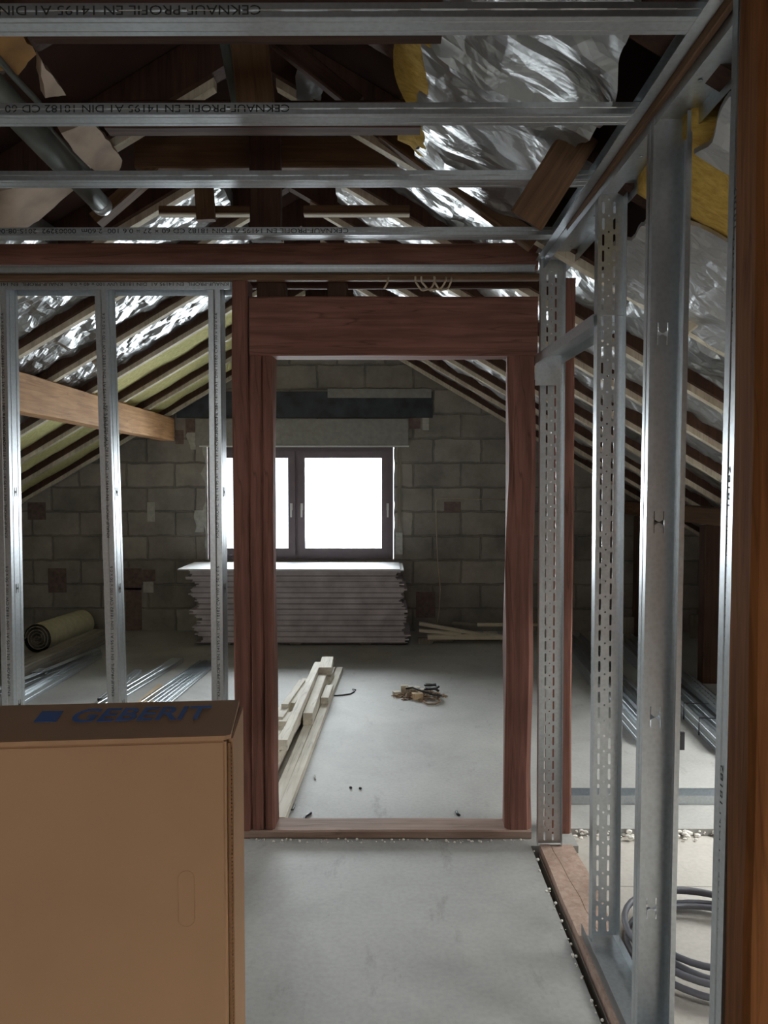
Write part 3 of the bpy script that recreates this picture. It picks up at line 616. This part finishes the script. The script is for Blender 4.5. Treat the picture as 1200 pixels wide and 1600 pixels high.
# edge tracks
c_profile('edge_track', 'slim steel ceiling track along the tie beam', 'track', (-1.7, YD - .018, Z(424)), (.60, YD - .018, Z(424)), (0, -1, 0), .028, .027, 0, bead=False)
c_profile('edge_track', 'steel ceiling track carrying the rail ends along the stud wall', 'track', (.628, .9, CZ + .014), (.628, YD - .03, CZ + .014), (-1, 0, 0), .030, .028, 0, bead=False)
tag(beam('lath', (.638, .9, CZ - .004), (.638, YD - .01, CZ - .004), .014, .03, BROWNW, wob=.001, ch=.002), 'brown lath between the two steel tracks over the stud wall', 'lath')

# ------------------------------------------------------------ stud wall along the corridor
WXL = .648; WC = WXL + .05
def tx(D): return WC + (3.12 - D) * 0.01 - .012
root, M, L = c_profile('steel_track', 'wide steel head track over the tall studs', 'track', (WC + .004, 1.36, CZ - .002), (WC - .02, YD - .01, CZ - .002), (0, 0, -1), .104, .04, 0, bead=False)
bm = bmesh.new()
for y in (1.75, 2.15, 2.62, 2.95):
    bmesh.ops.create_cone(bm, cap_ends=True, segments=10, radius1=.006, radius2=.004, depth=.004, matrix=Matrix.Translation((WC, y, CZ - .005)))
o = bm_obj('screw_head', bm, METALD, root); o.matrix_local = M.inverted()
def slots(w, pitch, sl, cols, z0=.03):
    def f(L):
        h = []; z = z0
        while z < L - .03:
            for c in cols: h.append(slot(c, z, .0075, sl))
            h.append(disc((cols[0] + cols[1]) / 2 + .0, z + pitch / 2, .0032)); z += pitch
        return h
    return f
sx = at(860, 1322, 3.12).x
def ua(name, lab, D, xb, xt, z0, w=.096, fl=.04):
    return c_profile(name, lab, 'stud', (xb, D, z0), (xt, D, CZ - .006), (0, -1, 0), w, fl, 0, holes=slots(w, .0495, .036, (-.017, .017)), bead=False, group='slotted studs')
# furthest slotted stud (its web is broken by the cross rail)
root, M, L = ua('slotted_stud', 'pale slotted steel stud standing against the doorway post', 3.12, at(857, 1322, 3.12).x, at(862, 440, 3.12).x, .012, .098, .03)
c_profile('slotted_stud', 'slotted steel stud with warm sheen standing in the floor track', 'stud', (at(941, 1490, 2.42).x, 2.42, .045), (at(952, 330, 2.42).x, 2.42, CZ - .006), (0, -1, 0), .088, .038, .0, holes=slots(.088, .0495, .036, (-.016, .018)), bead=False, group='slotted studs')
bt = lambda L: [bowtie(0.0, z - .045, .026, .055) for z in (.41, .905, 1.40, 1.87)]
root, M, L = c_profile('steel_stud', 'widest plain steel stud with punched bow-tie tabs', 'stud', (at(1014, 1600, 1.93).x - .0, 1.93, .045), (at(1041, 230, 1.93).x, 1.93, CZ - .006), (0, -1, 0), .092, .045, .012, holes=bt)
root, M, L = c_profile('steel_stud', 'galvanised steel stud seen edge-on beside the varnished post', 'stud', (.662, 1.43, .045), (.678, 1.43, CZ - .006), (0, -1, 0), .10, .05, .008)
for zz in (.3, .95, 1.5, 2.0):
    o = link('printed_text', text_mesh('EN 14195 A1 DIN 18182', .016, width=.33), INK, root); o.matrix_local = rotm((0, 0, 1), (0, -1, 0), (-.0512, .018, zz)) if False else rotm((0, 0, 1), (0, 1, 0), (0, 0, 0))
    o.matrix_local = M.inverted() @ rotm((0, 0, 1), (0, 1, 0), (.662 + .016 * (zz / 2.35) - .0512, 1.395, zz - .3))
# cross rail over the side opening, with its bent end
zc = at(860, 556, 3.1).z
root, M, L = c_profile('cross_rail', 'steel rail bridging the two slotted studs above head height', 'rail', (at(952, 0, 2.44).x - .0, 2.40, zc + .012), (at(861, 0, 3.09).x, 3.085, zc), (0, 0, -1), .104, .035, 0, bead=False)
bm = bmesh.new(); abox(bm, -.052, .052, -.0, .0015, -.12, 0)
o = bm_obj('bent_end', bm, METAL, root); o.matrix_local = M.inverted() @ Matrix.Translation((at(861, 0, 3.09).x, 3.084, zc))
# plank and floor track under the studs
t = thing('sole_plank', 'worn pinkish timber plank lying under the stud wall', 'plank', (0, 0, 0))
bm = bmesh.new(); 
xs0, xs1 = .625, .755; n = 30
def strip(bm, fx0, fx1, y0, y1, z0, z1, n):
    rows = []
    for i in range(n + 1):
        y = y0 + (y1 - y0) * i / n; rows.append([bm.verts.new(p) for p in ((fx0(y), y, z0), (fx1(y), y, z0), (fx1(y), y, z1), (fx0(y), y, z1))])
    for i in range(n):
        for q in range(4): bm.faces.new((rows[i][q], rows[i][(q + 1) % 4], rows[i + 1][(q + 1) % 4], rows[i + 1][q]))
    bm.faces.new(rows[0]); bm.faces.new(rows[-1])
crack = lambda y: .70 - .05 * (y - 2.5) + .008 * noise.noise(Vector((y * 9, 0, 0)))
strip(bm, lambda y: .628 + .003 * noise.noise(Vector((y * 5, 2, 0))), crack, -1.0, 3.11, -.06, .012, 60); strip(bm, lambda y: crack(y) + .003, lambda y: .765 + .01 * noise.noise(Vector((y * 3, 7, 0))), -1.0, 3.11, -.06, .010, 60)
bm_obj('plank_body', bm, wood('worn_pink_plank_y', (0.40, 0.27, 0.21), (0.55, 0.41, 0.34)), t)
c_profile('floor_track', 'steel floor track holding the tall studs', 'track', (.695, .9, .014), (.69, 2.47, .014), (0, 0, 1), .104, .04, 0, bead=False)
# varnished post closing the wall
t = tag(beam('timber_post', (at(1226, 1500, 1.27).x, 1.31, 0), (at(1252, 20, 1.27).x, 1.31, CZ), .13, .09, VARN, up=(0, 1, 0), wob=.004, ch=.01), 'tall brown varnished timber post at the picture edge', 'post')

# ------------------------------------------------------------ behind the stud wall
p = onf(880, 1257); c_profile('floor_track', 'long steel floor track lying across the screed behind the studs', 'track', (.80, p.y + .045, .002), (2.9, p.y + .045, .002), (0, 0, 1), .09, .04, 0, bead=False)
# crumbly broken edge of the screed
bm = bmesh.new()
for i in range(260):
    x = .80 + random.random() * 1.9; y = 3.28 - random.random() ** 2 * .06; r = .003 + random.random() ** 2 * .010
    bmesh.ops.create_icosphere(bm, subdivisions=1, radius=r, matrix=Matrix.Translation((x, y, -.03 + r * .6 + random.random() * .02)) @ Matrix.Diagonal((1.3, 1, .8, 1)))
tag(bm_obj('screed_crumbs', bm, CRUMB), 'crumbly pale broken edge of the screed behind the studs', 'rubble', kind='stuff')
bm = bmesh.new()
for i in range(170):
    if i < 100: x = -.55 + random.random() * 1.15; y = YD - .012 - random.random() ** 2 * .03
    else: y = .9 + random.random() * 2.25; x = .60 - random.random() ** 2 * .02
    r = .0015 + random.random() ** 2 * .0055
    bmesh.ops.create_icosphere(bm, subdivisions=1, radius=r, matrix=Matrix.Translation((x, y, r * .7)))
tag(bm_obj('plaster_crumbs', bm, CRUMB), 'pale plaster crumbs along the threshold and the plank', 'rubble', kind='stuff')
# cable coil
pts = []; cx, cy, R = 1.06, 2.44, .255
for i in range(5 * 40):
    a = 2 * PI * i / 40; k = i / 40
    r = R + .022 * math.sin(k * 2.3) + .006 * noise.noise(Vector((a * .7, 1, 0))) - .012 * (int(k) % 3)
    pts.append((cx + r * math.cos(a + .4), cy + r * math.sin(a + .4), -.03 + .013 + .018 * k * .9 + .006 * math.sin(a * 2 + k)))
tag(tube('cable_coil', pts, .0105, CABLEG, seg=8), 'grey cable coil on the beige floor behind the widest stud', 'cable')
# bundles of profiles on the floor behind the studs
def bundle(p_near, p_far, cols, rows, w, h, lab, grp, openup=True, w_ties=True):
    a, b = Vector(p_near), Vector(p_far); d = (b - a).normalized(); sd = Vector((d.y, -d.x, 0))
    k = 0
    for r in range(rows):
        for c in range(cols):
            k += 1
            off = sd * (c * (w + .004)) + Vector((0, 0, .002 + r * (h + .002)))
            ja, jb = d * random.uniform(-.06, .10), d * random.uniform(-.1, .06)
            q, M, L = c_profile('steel_profile', '%s, %s layer, %s from the studs' % (lab, ('floor', 'second', 'third')[r], ORD[c]), 'profile', a + off + ja, b + off + jb, (0, 0, 1 if (r + c) % 2 else 1), w, h, .005 if (c % 2) else 0, group=grp, bead=(c % 2 == 0))
    return a, b, d, sd
A0, A1 = onf(1010, 1165), onf(872, 1002)
bundle(A0, A1, 3, 2, .075, .045, 'bare steel profile in the bundle nearer the studs', 'steel profiles in the bundle by the studs')
B0, B1 = onf(1140, 1185), onf(960, 1003)
ba = bundle(B0, B1, 3, 2, .085, .05, 'bare steel profile in the strapped bundle', 'steel profiles in the strapped bundle')
bb, M, L = c_profile('slotted_profile', 'dark slotted steel profile lying atop the strapped bundle', 'profile', B0 + Vector((.16, .25, .115)), B1 + Vector((.16, -.3, .115)), (0, 0, -1), .09, .03, 0, holes=slots(.09, .06, .04, (-.018, .018)), bead=False, mat=METALD)
for f, lab in ((.12, 'near end'), (.22, 'middle')):
    q = B0.lerp(B1, f); sd = ba[3]; pts = [q - sd * .05, q - sd * .05 + Vector((0, 0, .108)), q + sd * .23 + Vector((0, 0, .108)), q + sd * .23]
    pts = [Vector((p.x, p.y, max(p.z, .004))) for p in pts]
    tag(tube('strap', pts, .004, BLACK, seg=6), 'black strap round the %s of the steel bundle' % ('end' if f < .2 else 'body'), 'strap')
g = onf(1064, 1172)
bm = bmesh.new()
for i in range(5): abox(bm, g.x - .03, g.x + .02 - i * .004, g.y + .02 * i, g.y + .02 * i + .016, .0 + .0, .10 - i * .006)
abox(bm, g.x - .05, g.x - .005, g.y - .01, g.y + .12, .02, .085)
tag(bm_obj('end_protector', bm, BLACK), 'black ribbed plastic end piece lying by the strapped bundle', 'plastic')
# pale board leaning at the knee wall
a, b = at(1083, 962, 7.3), at(1125, 1008, 7.3)
tag(bbox('board_offcut', a.x, b.x + .3, 7.35, 7.39, b.z, a.z, GREYW), 'pale board offcut standing by the dark post', 'board')
a, b = at(970, 965, 7.3), at(1000, 1003, 7.3)
tag(bbox('board_offcut', a.x, b.x + .1, 7.3, 7.34, b.z, a.z, GREYW), 'greyish board offcut behind the slotted stud', 'board')
bbox_ = None

# ------------------------------------------------------------ stack of boards under the window
sx0, sx1, sy0 = -1.83, .20, 7.02; nb = 54; ht = .0128; x0c, x1c = at(300, 0, 7.0).x, at(636, 0, 7.0).x
skids = []
for i, x in enumerate((-1.5, -.85, -.2)):
    tag(bbox('skid', x - .05, x + .05, 7.04, 7.62, 0, .02, GREYW), 'low wooden skid under the board stack, %s from the grey roll side' % ORD[i], 'skid', 'skids under the board stack')
for i in range(nb):
    z = .021 + i * ht; f = i / nb
    base_l = x0c + (-.06) * f - .05 * max(0, f - .8) * 5 * .3; lo = base_l + random.uniform(-.035, .03) + (.03 * math.sin(i * .5))
    hi = x1c + random.uniform(-.03, .03) - .06 * f + (.02 * math.sin(i * .37))
    fy = sy0 + random.uniform(-.006, .012)
    if i == nb - 1: lo, hi, fy = at(268, 0, 6.98).x, at(626, 0, 6.98).x, 6.98
    if i == nb - 2: lo, hi = at(285, 0, 7.0).x, at(632, 0, 7.0).x
    o = bbox('plasterboard', lo, hi, fy, fy + .62, z, z + ht - (.0012 if i % 3 else .0022), WHITEB if i >= nb - 2 else (EDGEB2 if i % 4 == 0 else EDGEB), None, .0008)
    tag(o, 'topmost white plasterboard sheet overhanging the stack under the window' if i == nb - 1 else ('white plasterboard sheet just beneath the overhanging top sheet' if i == nb - 2 else 'grey-edged plasterboard sheet inside the stack under the gable window'), 'board', 'plasterboards stacked under the window')
# loose boards beside the stack
LB = [((668, 997), (800, 1000), .05, .0), ((655, 974), (790, 998), .035, .055), ((706, 973), (810, 978), .03, .075), ((746, 976), (860, 976), .03, .085), ((655, 985), (720, 990), .03, .03)]
labs = ['longest pale board lying beside the stack', 'slanting pale board across the loose pile', 'grey board at the back of the loose pile', 'short pale board at the doorway-post end of the loose pile', 'bluish board tip beside the stack']
for (p, q, h, z), lab, dy in zip(LB, labs, (0, .09, .2, .12, .05)):
    a, b = at(p[0], p[1], 7.12 + dy), at(q[0], q[1], 7.12 + dy); a.z = z + h / 2 + .0 if z == 0 else a.z; b.z = a.z if z == 0 else b.z
    if z == 0: a.z = b.z = .06
    tag(beam('loose_board', a, b, .06, h * .8, PALE if lab[0] != 'g' else GREYW, wob=.001, ch=.002), lab, 'board', 'loose boards beside the stack')
for i, (px, py, w_, h_) in enumerate(((690, 1003, .22, .05), (735, 1000, .2, .05), (767, 998, .13, .06), (665, 1006, .14, .05))):
    a = onf(px, py); tag(bbox('offcut', a.x - w_ / 2, a.x + w_ / 2, a.y, a.y + .07, 0, h_, GREYW if i != 2 else PALE), ['dark offcut under the loose boards next to the stack', 'dark offcut under the middle of the loose boards', 'pale offcut under the loose boards near the doorway post', 'small dark offcut touching the board stack'][i], 'offcut', 'offcuts under the loose boards')

# ------------------------------------------------------------ pale battens inside the doorway
def bat(n0, f0, z0, w_, h_, lab, m=LITW):
    """n0 / f0: pixels of the centre of the top edge of near and far ends; z0: underside height"""
    a, b = onf(n0[0], n0[1], z0 + h_), onf(f0[0], f0[1], z0 + h_); a.z = b.z = z0 + h_ / 2
    return tag(beam('pale_batten', a, b, w_, h_, m, wob=.0015, ch=.002), lab, 'batten', 'pale battens piled inside the doorway')
bat((437, 1277), (531, 1042), 0, .05, .036, 'longest pale batten on the floor, outer edge of the pile')
bat((420, 1277), (519, 1042), 0, .05, .036, 'pale batten on the floor next to the outermost one')
bat((405, 1240), (506, 1036), 0, .05, .036, 'pale floor batten third from the pile edge')
bat((392, 1200), (492, 1060), 0, .05, .036, 'pale floor batten fourth from the pile edge')
bat((380, 1180), (478, 1060), 0, .05, .036, 'pale floor batten deepest behind the door post')
bat((425, 1178), (515, 1032), .037, .055, .058, 'thick pale batten carrying the topmost one')
bat((481, 1114), (508, 1043), .037, .057, .074, 'tall-ended pale batten in the middle of the pile')
bat((507, 1090), (515, 1070), .037, .052, .042, 'short pale block batten near the pile edge')
bat((511, 1058), (517, 1048), .037, .05, .05, 'small pale batten end at the far side of the pile')
bat((442, 1156), (497, 1034), .096, .05, .055, 'topmost pale batten with its end facing the doorway')
bat((508, 1043), (512, 1026), .096, .09, .055, 'farthest pale batten atop the pile')
bat((445, 1100), (472, 1062), .06, .045, .04, 'pale batten stub at the rear of the pile')
bat((455, 1098), (478, 1068), .038, .05, .05, 'second pale batten stub at the rear of the pile')
bat((436, 1120), (446, 1106), .037, .05, .04, 'pale stub peeking past the cracked post')
bat((441, 1127), (450, 1112), .0372, .05, .03, 'lower pale stub beside the cracked post')
# wires and scraps on the floor
def scrap(pxs, r, lab, m=BLACK, z=.004): return tag(tube('wire_scrap', [onf(x, y, z) for x, y in pxs], r, m, seg=6), lab, 'wire')
scrap([(519, 1087), (535, 1086), (548, 1084), (554, 1080), (551, 1077), (556, 1078)], .005, 'black wire scrap curling out from the batten pile')
scrap([(486, 1270), (478, 1275), (475, 1280), (474, 1287), (480, 1288)], .006, 'bent dark strip near the threshold')
scrap([(461, 1256), (458, 1265), (448, 1266)], .003, 'thin dark wire hook beside the battens')
scrap([(492, 1211), (491, 1215), (493, 1218)], .004, 'tiny pale bent clip on the grey floor', MORTAR)
scrap([(713, 1268), (715, 1272), (718, 1274)], .006, 'small black crumb near the threshold')
scrap([(547, 1230), (549, 1231)], .006, 'single dark speck in the middle of the doorway floor')
scrap([(562, 1231), (564, 1232)], .006, 'second dark speck beside the first one')
# rubbish heap
hc = onf(655, 1088)
def off(name, px, py, w_, d_, h_, rz, m, lab, z=0, cat='offcut'):
    p = onf(px, py, z); bm = bmesh.new(); abox(bm, -w_ / 2, w_ / 2, -d_ / 2, d_ / 2, 0, h_); o = bm_obj(name, bm, m); o.location = (p.x, p.y, z + .001); o.rotation_euler = (0, 0, rz); return tag(o, lab, cat, 'wood offcuts in the rubbish heap')
for q in ((620, 1086, .05, .04, .025, .3, 'pale wood block at the edge of the rubbish heap'), (632, 1084, .05, .03, .06, .1, 'small upright grey block in the rubbish heap'), (645, 1085, .10, .05, .055, -.1, 'largest pale block in the rubbish heap'), (657, 1088, .06, .04, .05, .5, 'pale block in the middle of the rubbish heap'), (652, 1092, .07, .05, .04, .2, 'brownish block at the front of the rubbish heap')):
    off('wood_offcut', *q[:6], PINE if 'brown' in q[6] else PALE, q[6])
bm = bmesh.new()
for i in range(260):
    a = random.random() * 2 * PI; r = random.random() ** .7; x = hc.x + math.cos(a) * r * .19; y = hc.y + math.sin(a) * r * .14
    L = .01 + random.random() * .04; th = random.random() * PI; hh = max(0, .05 * (1 - r)) * random.random()
    M = Matrix.Translation((x, y, .002 + hh)) @ Matrix.Rotation(th, 4, 'Z') @ Matrix.Rotation(random.uniform(-.3, .3), 4, 'Y')
    v = [bm.verts.new(M @ Vector(p)) for p in ((-L / 2, -.003, 0), (L / 2, -.004, 0), (L / 2, .004, 0), (-L / 2, .003, 0), (-L / 2, -.003, .003), (L / 2, -.004, .003), (L / 2, .004, .003), (-L / 2, .003, .003))]
    for f in ((0, 1, 2, 3), (4, 7, 6, 5), (0, 4, 5, 1), (1, 5, 6, 2), (2, 6, 7, 3), (3, 7, 4, 0)): bm.faces.new([v[i] for i in f])
tag(bm_obj('wood_chips', bm, wood('rusty_chips', (0.22, 0.10, 0.05), (0.45, 0.30, 0.16))), 'scattered brown chips and shavings of the rubbish heap', 'chips', kind='stuff')
tag(tube('cable_offcut', [onf(634, 1076, .05), onf(645, 1074, .06), onf(660, 1080, .06), onf(675, 1085, .05), onf(690, 1087, .02)], .007, BLACK, seg=6), 'black cable draped over the rubbish heap', 'cable')
tag(tube('cable_offcut', [onf(674, 1082, .03) + Vector((.05 * math.cos(a * .9), .035 * math.sin(a * .9), .012 + .004 * a)) for a in range(14)], .009, BLACK, seg=6), 'dark grey curled cable knot on the rubbish heap', 'cable')
tag(tube('cable_offcut', [onf(662, 1096, .01), onf(668, 1100, .01), onf(680, 1100, .01), onf(688, 1096, .01), onf(684, 1091, .02)], .005, wood('rusty_chips', 0, 0), seg=6), 'thin brown strip curling at the heap front', 'strip')

# ------------------------------------------------------------ floor of the left room
t = thing('felt_roll', 'cream rolled-up felt mat lying by the block wall', 'roll', (0, 0, 0))
a, b = onf(62, 1022), onf(128, 995); a.z = b.z = .135; a.x -= .02
d = (b - a).normalized(); sd = Vector((-d.y, d.x, 0))
tube('roll_cover', [a, b], .13, ROLLM, t, 28, caps=False); o = tube('roll_liner', [a, b], .122, BLACK, t, 28, caps=False)
sp = []
for i in range(70):
    an = i * .33; r = .118 * (1 - i / 78); sp.append((sd * math.cos(an) + Vector((0, 0, 1)) * math.sin(an)) * r)
bm = bmesh.new(); n = len(sp)
rows = [[bm.verts.new(a + s * k + d * q) for s in sp] for q in (.0, .5) for k in (1, .93)]
for i in range(n - 1):
    bm.faces.new((rows[0][i], rows[0][i + 1], rows[1][i + 1], rows[1][i])); bm.faces.new((rows[0][i], rows[2][i], rows[2][i + 1], rows[0][i + 1])); bm.faces.new((rows[1][i], rows[1][i + 1], rows[3][i + 1], rows[3][i]))
bm_obj('roll_spiral', bm, GREYW, t)
a, b = onf(20, 1068), onf(158, 1003); a.z = b.z = .06
tag(beam('old_timber', a, b, .16, .12, GREYW, wob=.008), 'weathered thick timber lying in front of the felt roll', 'timber')
def prof(px0, px1, w_, h_, lab, z=.002, up=(0, 0, 1), lip=.005, mat=None, bead=True, grp='loose steel profiles in the side bay'):
    a, b = onf(*px0), onf(*px1); a.z = b.z = z; return c_profile('steel_profile', lab, 'profile', a, b, up, w_, h_, lip, group=grp, bead=bead, mat=mat)
prof((20, 1105), (150, 1028), .10, .05, 'open steel channel in front of the weathered timber')
prof((-5, 1090), (152, 1024), .06, .05, 'steel channel alongside the weathered timber', up=(0, 0, -1), z=.055)
prof((60, 1062), (69, 1056), .1, .03, 'short steel piece on the channels by the weathered timber', z=.06, up=(0, 0, -1))
prof((120, 1130), (278, 1034), .10, .03, 'flat wide steel profile alone on the floor between two studs', up=(0, 0, -1), z=.031, lip=0)
prof((158, 1098), (216, 1052), .05, .03, 'short steel strip beside the flat wide profile', up=(0, 0, -1), z=.031, lip=0)
for i in range(5):
    prof((242 + i * 9 - 16, 1100), (318 + i * 5, 1036), .045, .027, 'thin steel rail in the fan of five, %s from the cardboard sheet' % ORD[i], grp='fan of thin steel rails', lip=0, z=.002)
a, b = onf(225, 1096), onf(262, 1072)
bm = bmesh.new(); v = [bm.verts.new(p + Vector((0, 0, z))) for z in (.001, .006) for p in (onf(212, 1100), onf(243, 1100), onf(266, 1070), onf(247, 1070))]
for f in ((0, 1, 2, 3), (7, 6, 5, 4), (0, 4, 5, 1), (1, 5, 6, 2), (2, 6, 7, 3), (3, 7, 4, 0)): bm.faces.new([v[i] for i in f])
tag(bm_obj('board_sheet', bm, PINE), 'light brown board sheet on the floor beside the thin rails', 'board')

# ------------------------------------------------------------ the cardboard box
ZT = 1.155
c = onf(353, 1149, ZT); ang = math.radians(1.9)
bx = thing('cardboard_box', 'tall brown cardboard box with a blue printed name on top', 'box', (c.x, c.y, 0), ang * -1 + math.radians(3.2))
bx.rotation_euler = (0, 0, math.radians(5.3))
Wb, Db, T = .56, .172, .006
# local: front right corner at origin, x towards -, y away
bm = bmesh.new(); abox(bm, -Wb, 0, 0, Db, 0, ZT - T); bmesh.ops.recalc_face_normals(bm, faces=bm.faces[:]); bmesh.ops.bevel(bm, geom=bm.edges[:], offset=.004, segments=3, affect='EDGES')
bm_obj('box_body', bm, CARD, bx)
bm = bmesh.new()
v0 = [(-Wb - .001, -.002), (-.001, -.002), (.006, .004), (.001, Db), (-Wb, Db + .001)]
lo = [bm.verts.new((x, y, ZT - T + .0005)) for x, y in v0]; hi = [bm.verts.new((x, y, ZT)) for x, y in v0]
bm.faces.new(lo[::-1]); bm.faces.new(hi)
for i in range(5): bm.faces.new((lo[i], lo[(i + 1) % 5], hi[(i + 1) % 5], hi[i]))
lid = bm_obj('top_flap', bm, CARD, bx)
# side flap with corrugated cut edge
bm = bmesh.new(); abox(bm, .001, .005, .010, .014, .0, ZT - .014)
e = bm_obj('corrugated_edge', bm, CARDE, bx); e['label'] = 'darker corrugated cut edge'
bm = bmesh.new(); z = .3
while z < ZT - .02: abox(bm, .0048, .0062, .0095, .0145, z, z + .0022); z += .0055
bm_obj('flute', bm, INK if False else CARDE, bx)['kind'] = 'stuff'
bm = bmesh.new(); abox(bm, .0005, .0075, .016, Db - .002, .0, ZT - .008); bmesh.ops.recalc_face_normals(bm, faces=bm.faces[:]); bmesh.ops.bevel(bm, geom=bm.edges[:], offset=.002, segments=2, affect='EDGES')
bm_obj('side_flap', bm, CARD, bx)
# printed name on the top
BI = Matrix.Translation(bx.location) @ Matrix.Rotation(bx.rotation_euler.z, 4, 'Z'); BI = BI.inverted()
pa, pb_ = BI @ onf(104, 1130, ZT), BI @ onf(322, 1124, ZT)
ph = (BI @ onf(335, 1103, ZT)).y - pb_.y
me = text_mesh('GEBERIT', .1, .0002, None, shear=.0, bold=.0018); xs = [v.co.x for v in me.vertices]; ys = [v.co.y for v in me.vertices]
kx = (pb_.x - pa.x) / (max(xs) - min(xs)); ky = ph / (max(ys) - min(ys)); x0 = min(xs); y0 = min(ys)
for v in me.vertices: v.co.x = (v.co.x - x0) * kx; v.co.y = (v.co.y - y0) * ky
th = math.atan2(pb_.y - pa.y, pb_.x - pa.x)
o = link('printed_name', me, BLUE, bx); o.matrix_local = Matrix.Translation((pa.x, pa.y, ZT + .0008)) @ Matrix.Rotation(th, 4, 'Z')
q = [BI @ onf(x, y, ZT) for x, y in ((52, 1129), (88, 1128), (99, 1112), (66, 1112))]
me = plate_mesh([(p.x, p.y) for p in q], [], .0008); o = link('printed_square', me, BLUE, bx); o.location.z = ZT + .0006
# faint pressed oval on the front
pts = []
for i in range(41):
    a = 2 * PI * i / 40; pts.append((-.055 + .011 * math.cos(a), -.0002, .93 + (.028 if math.sin(a) > 0 else -.028) + .011 * math.sin(a)))
tube('pressed_oval', pts, .0005, CARD, bx, 5)
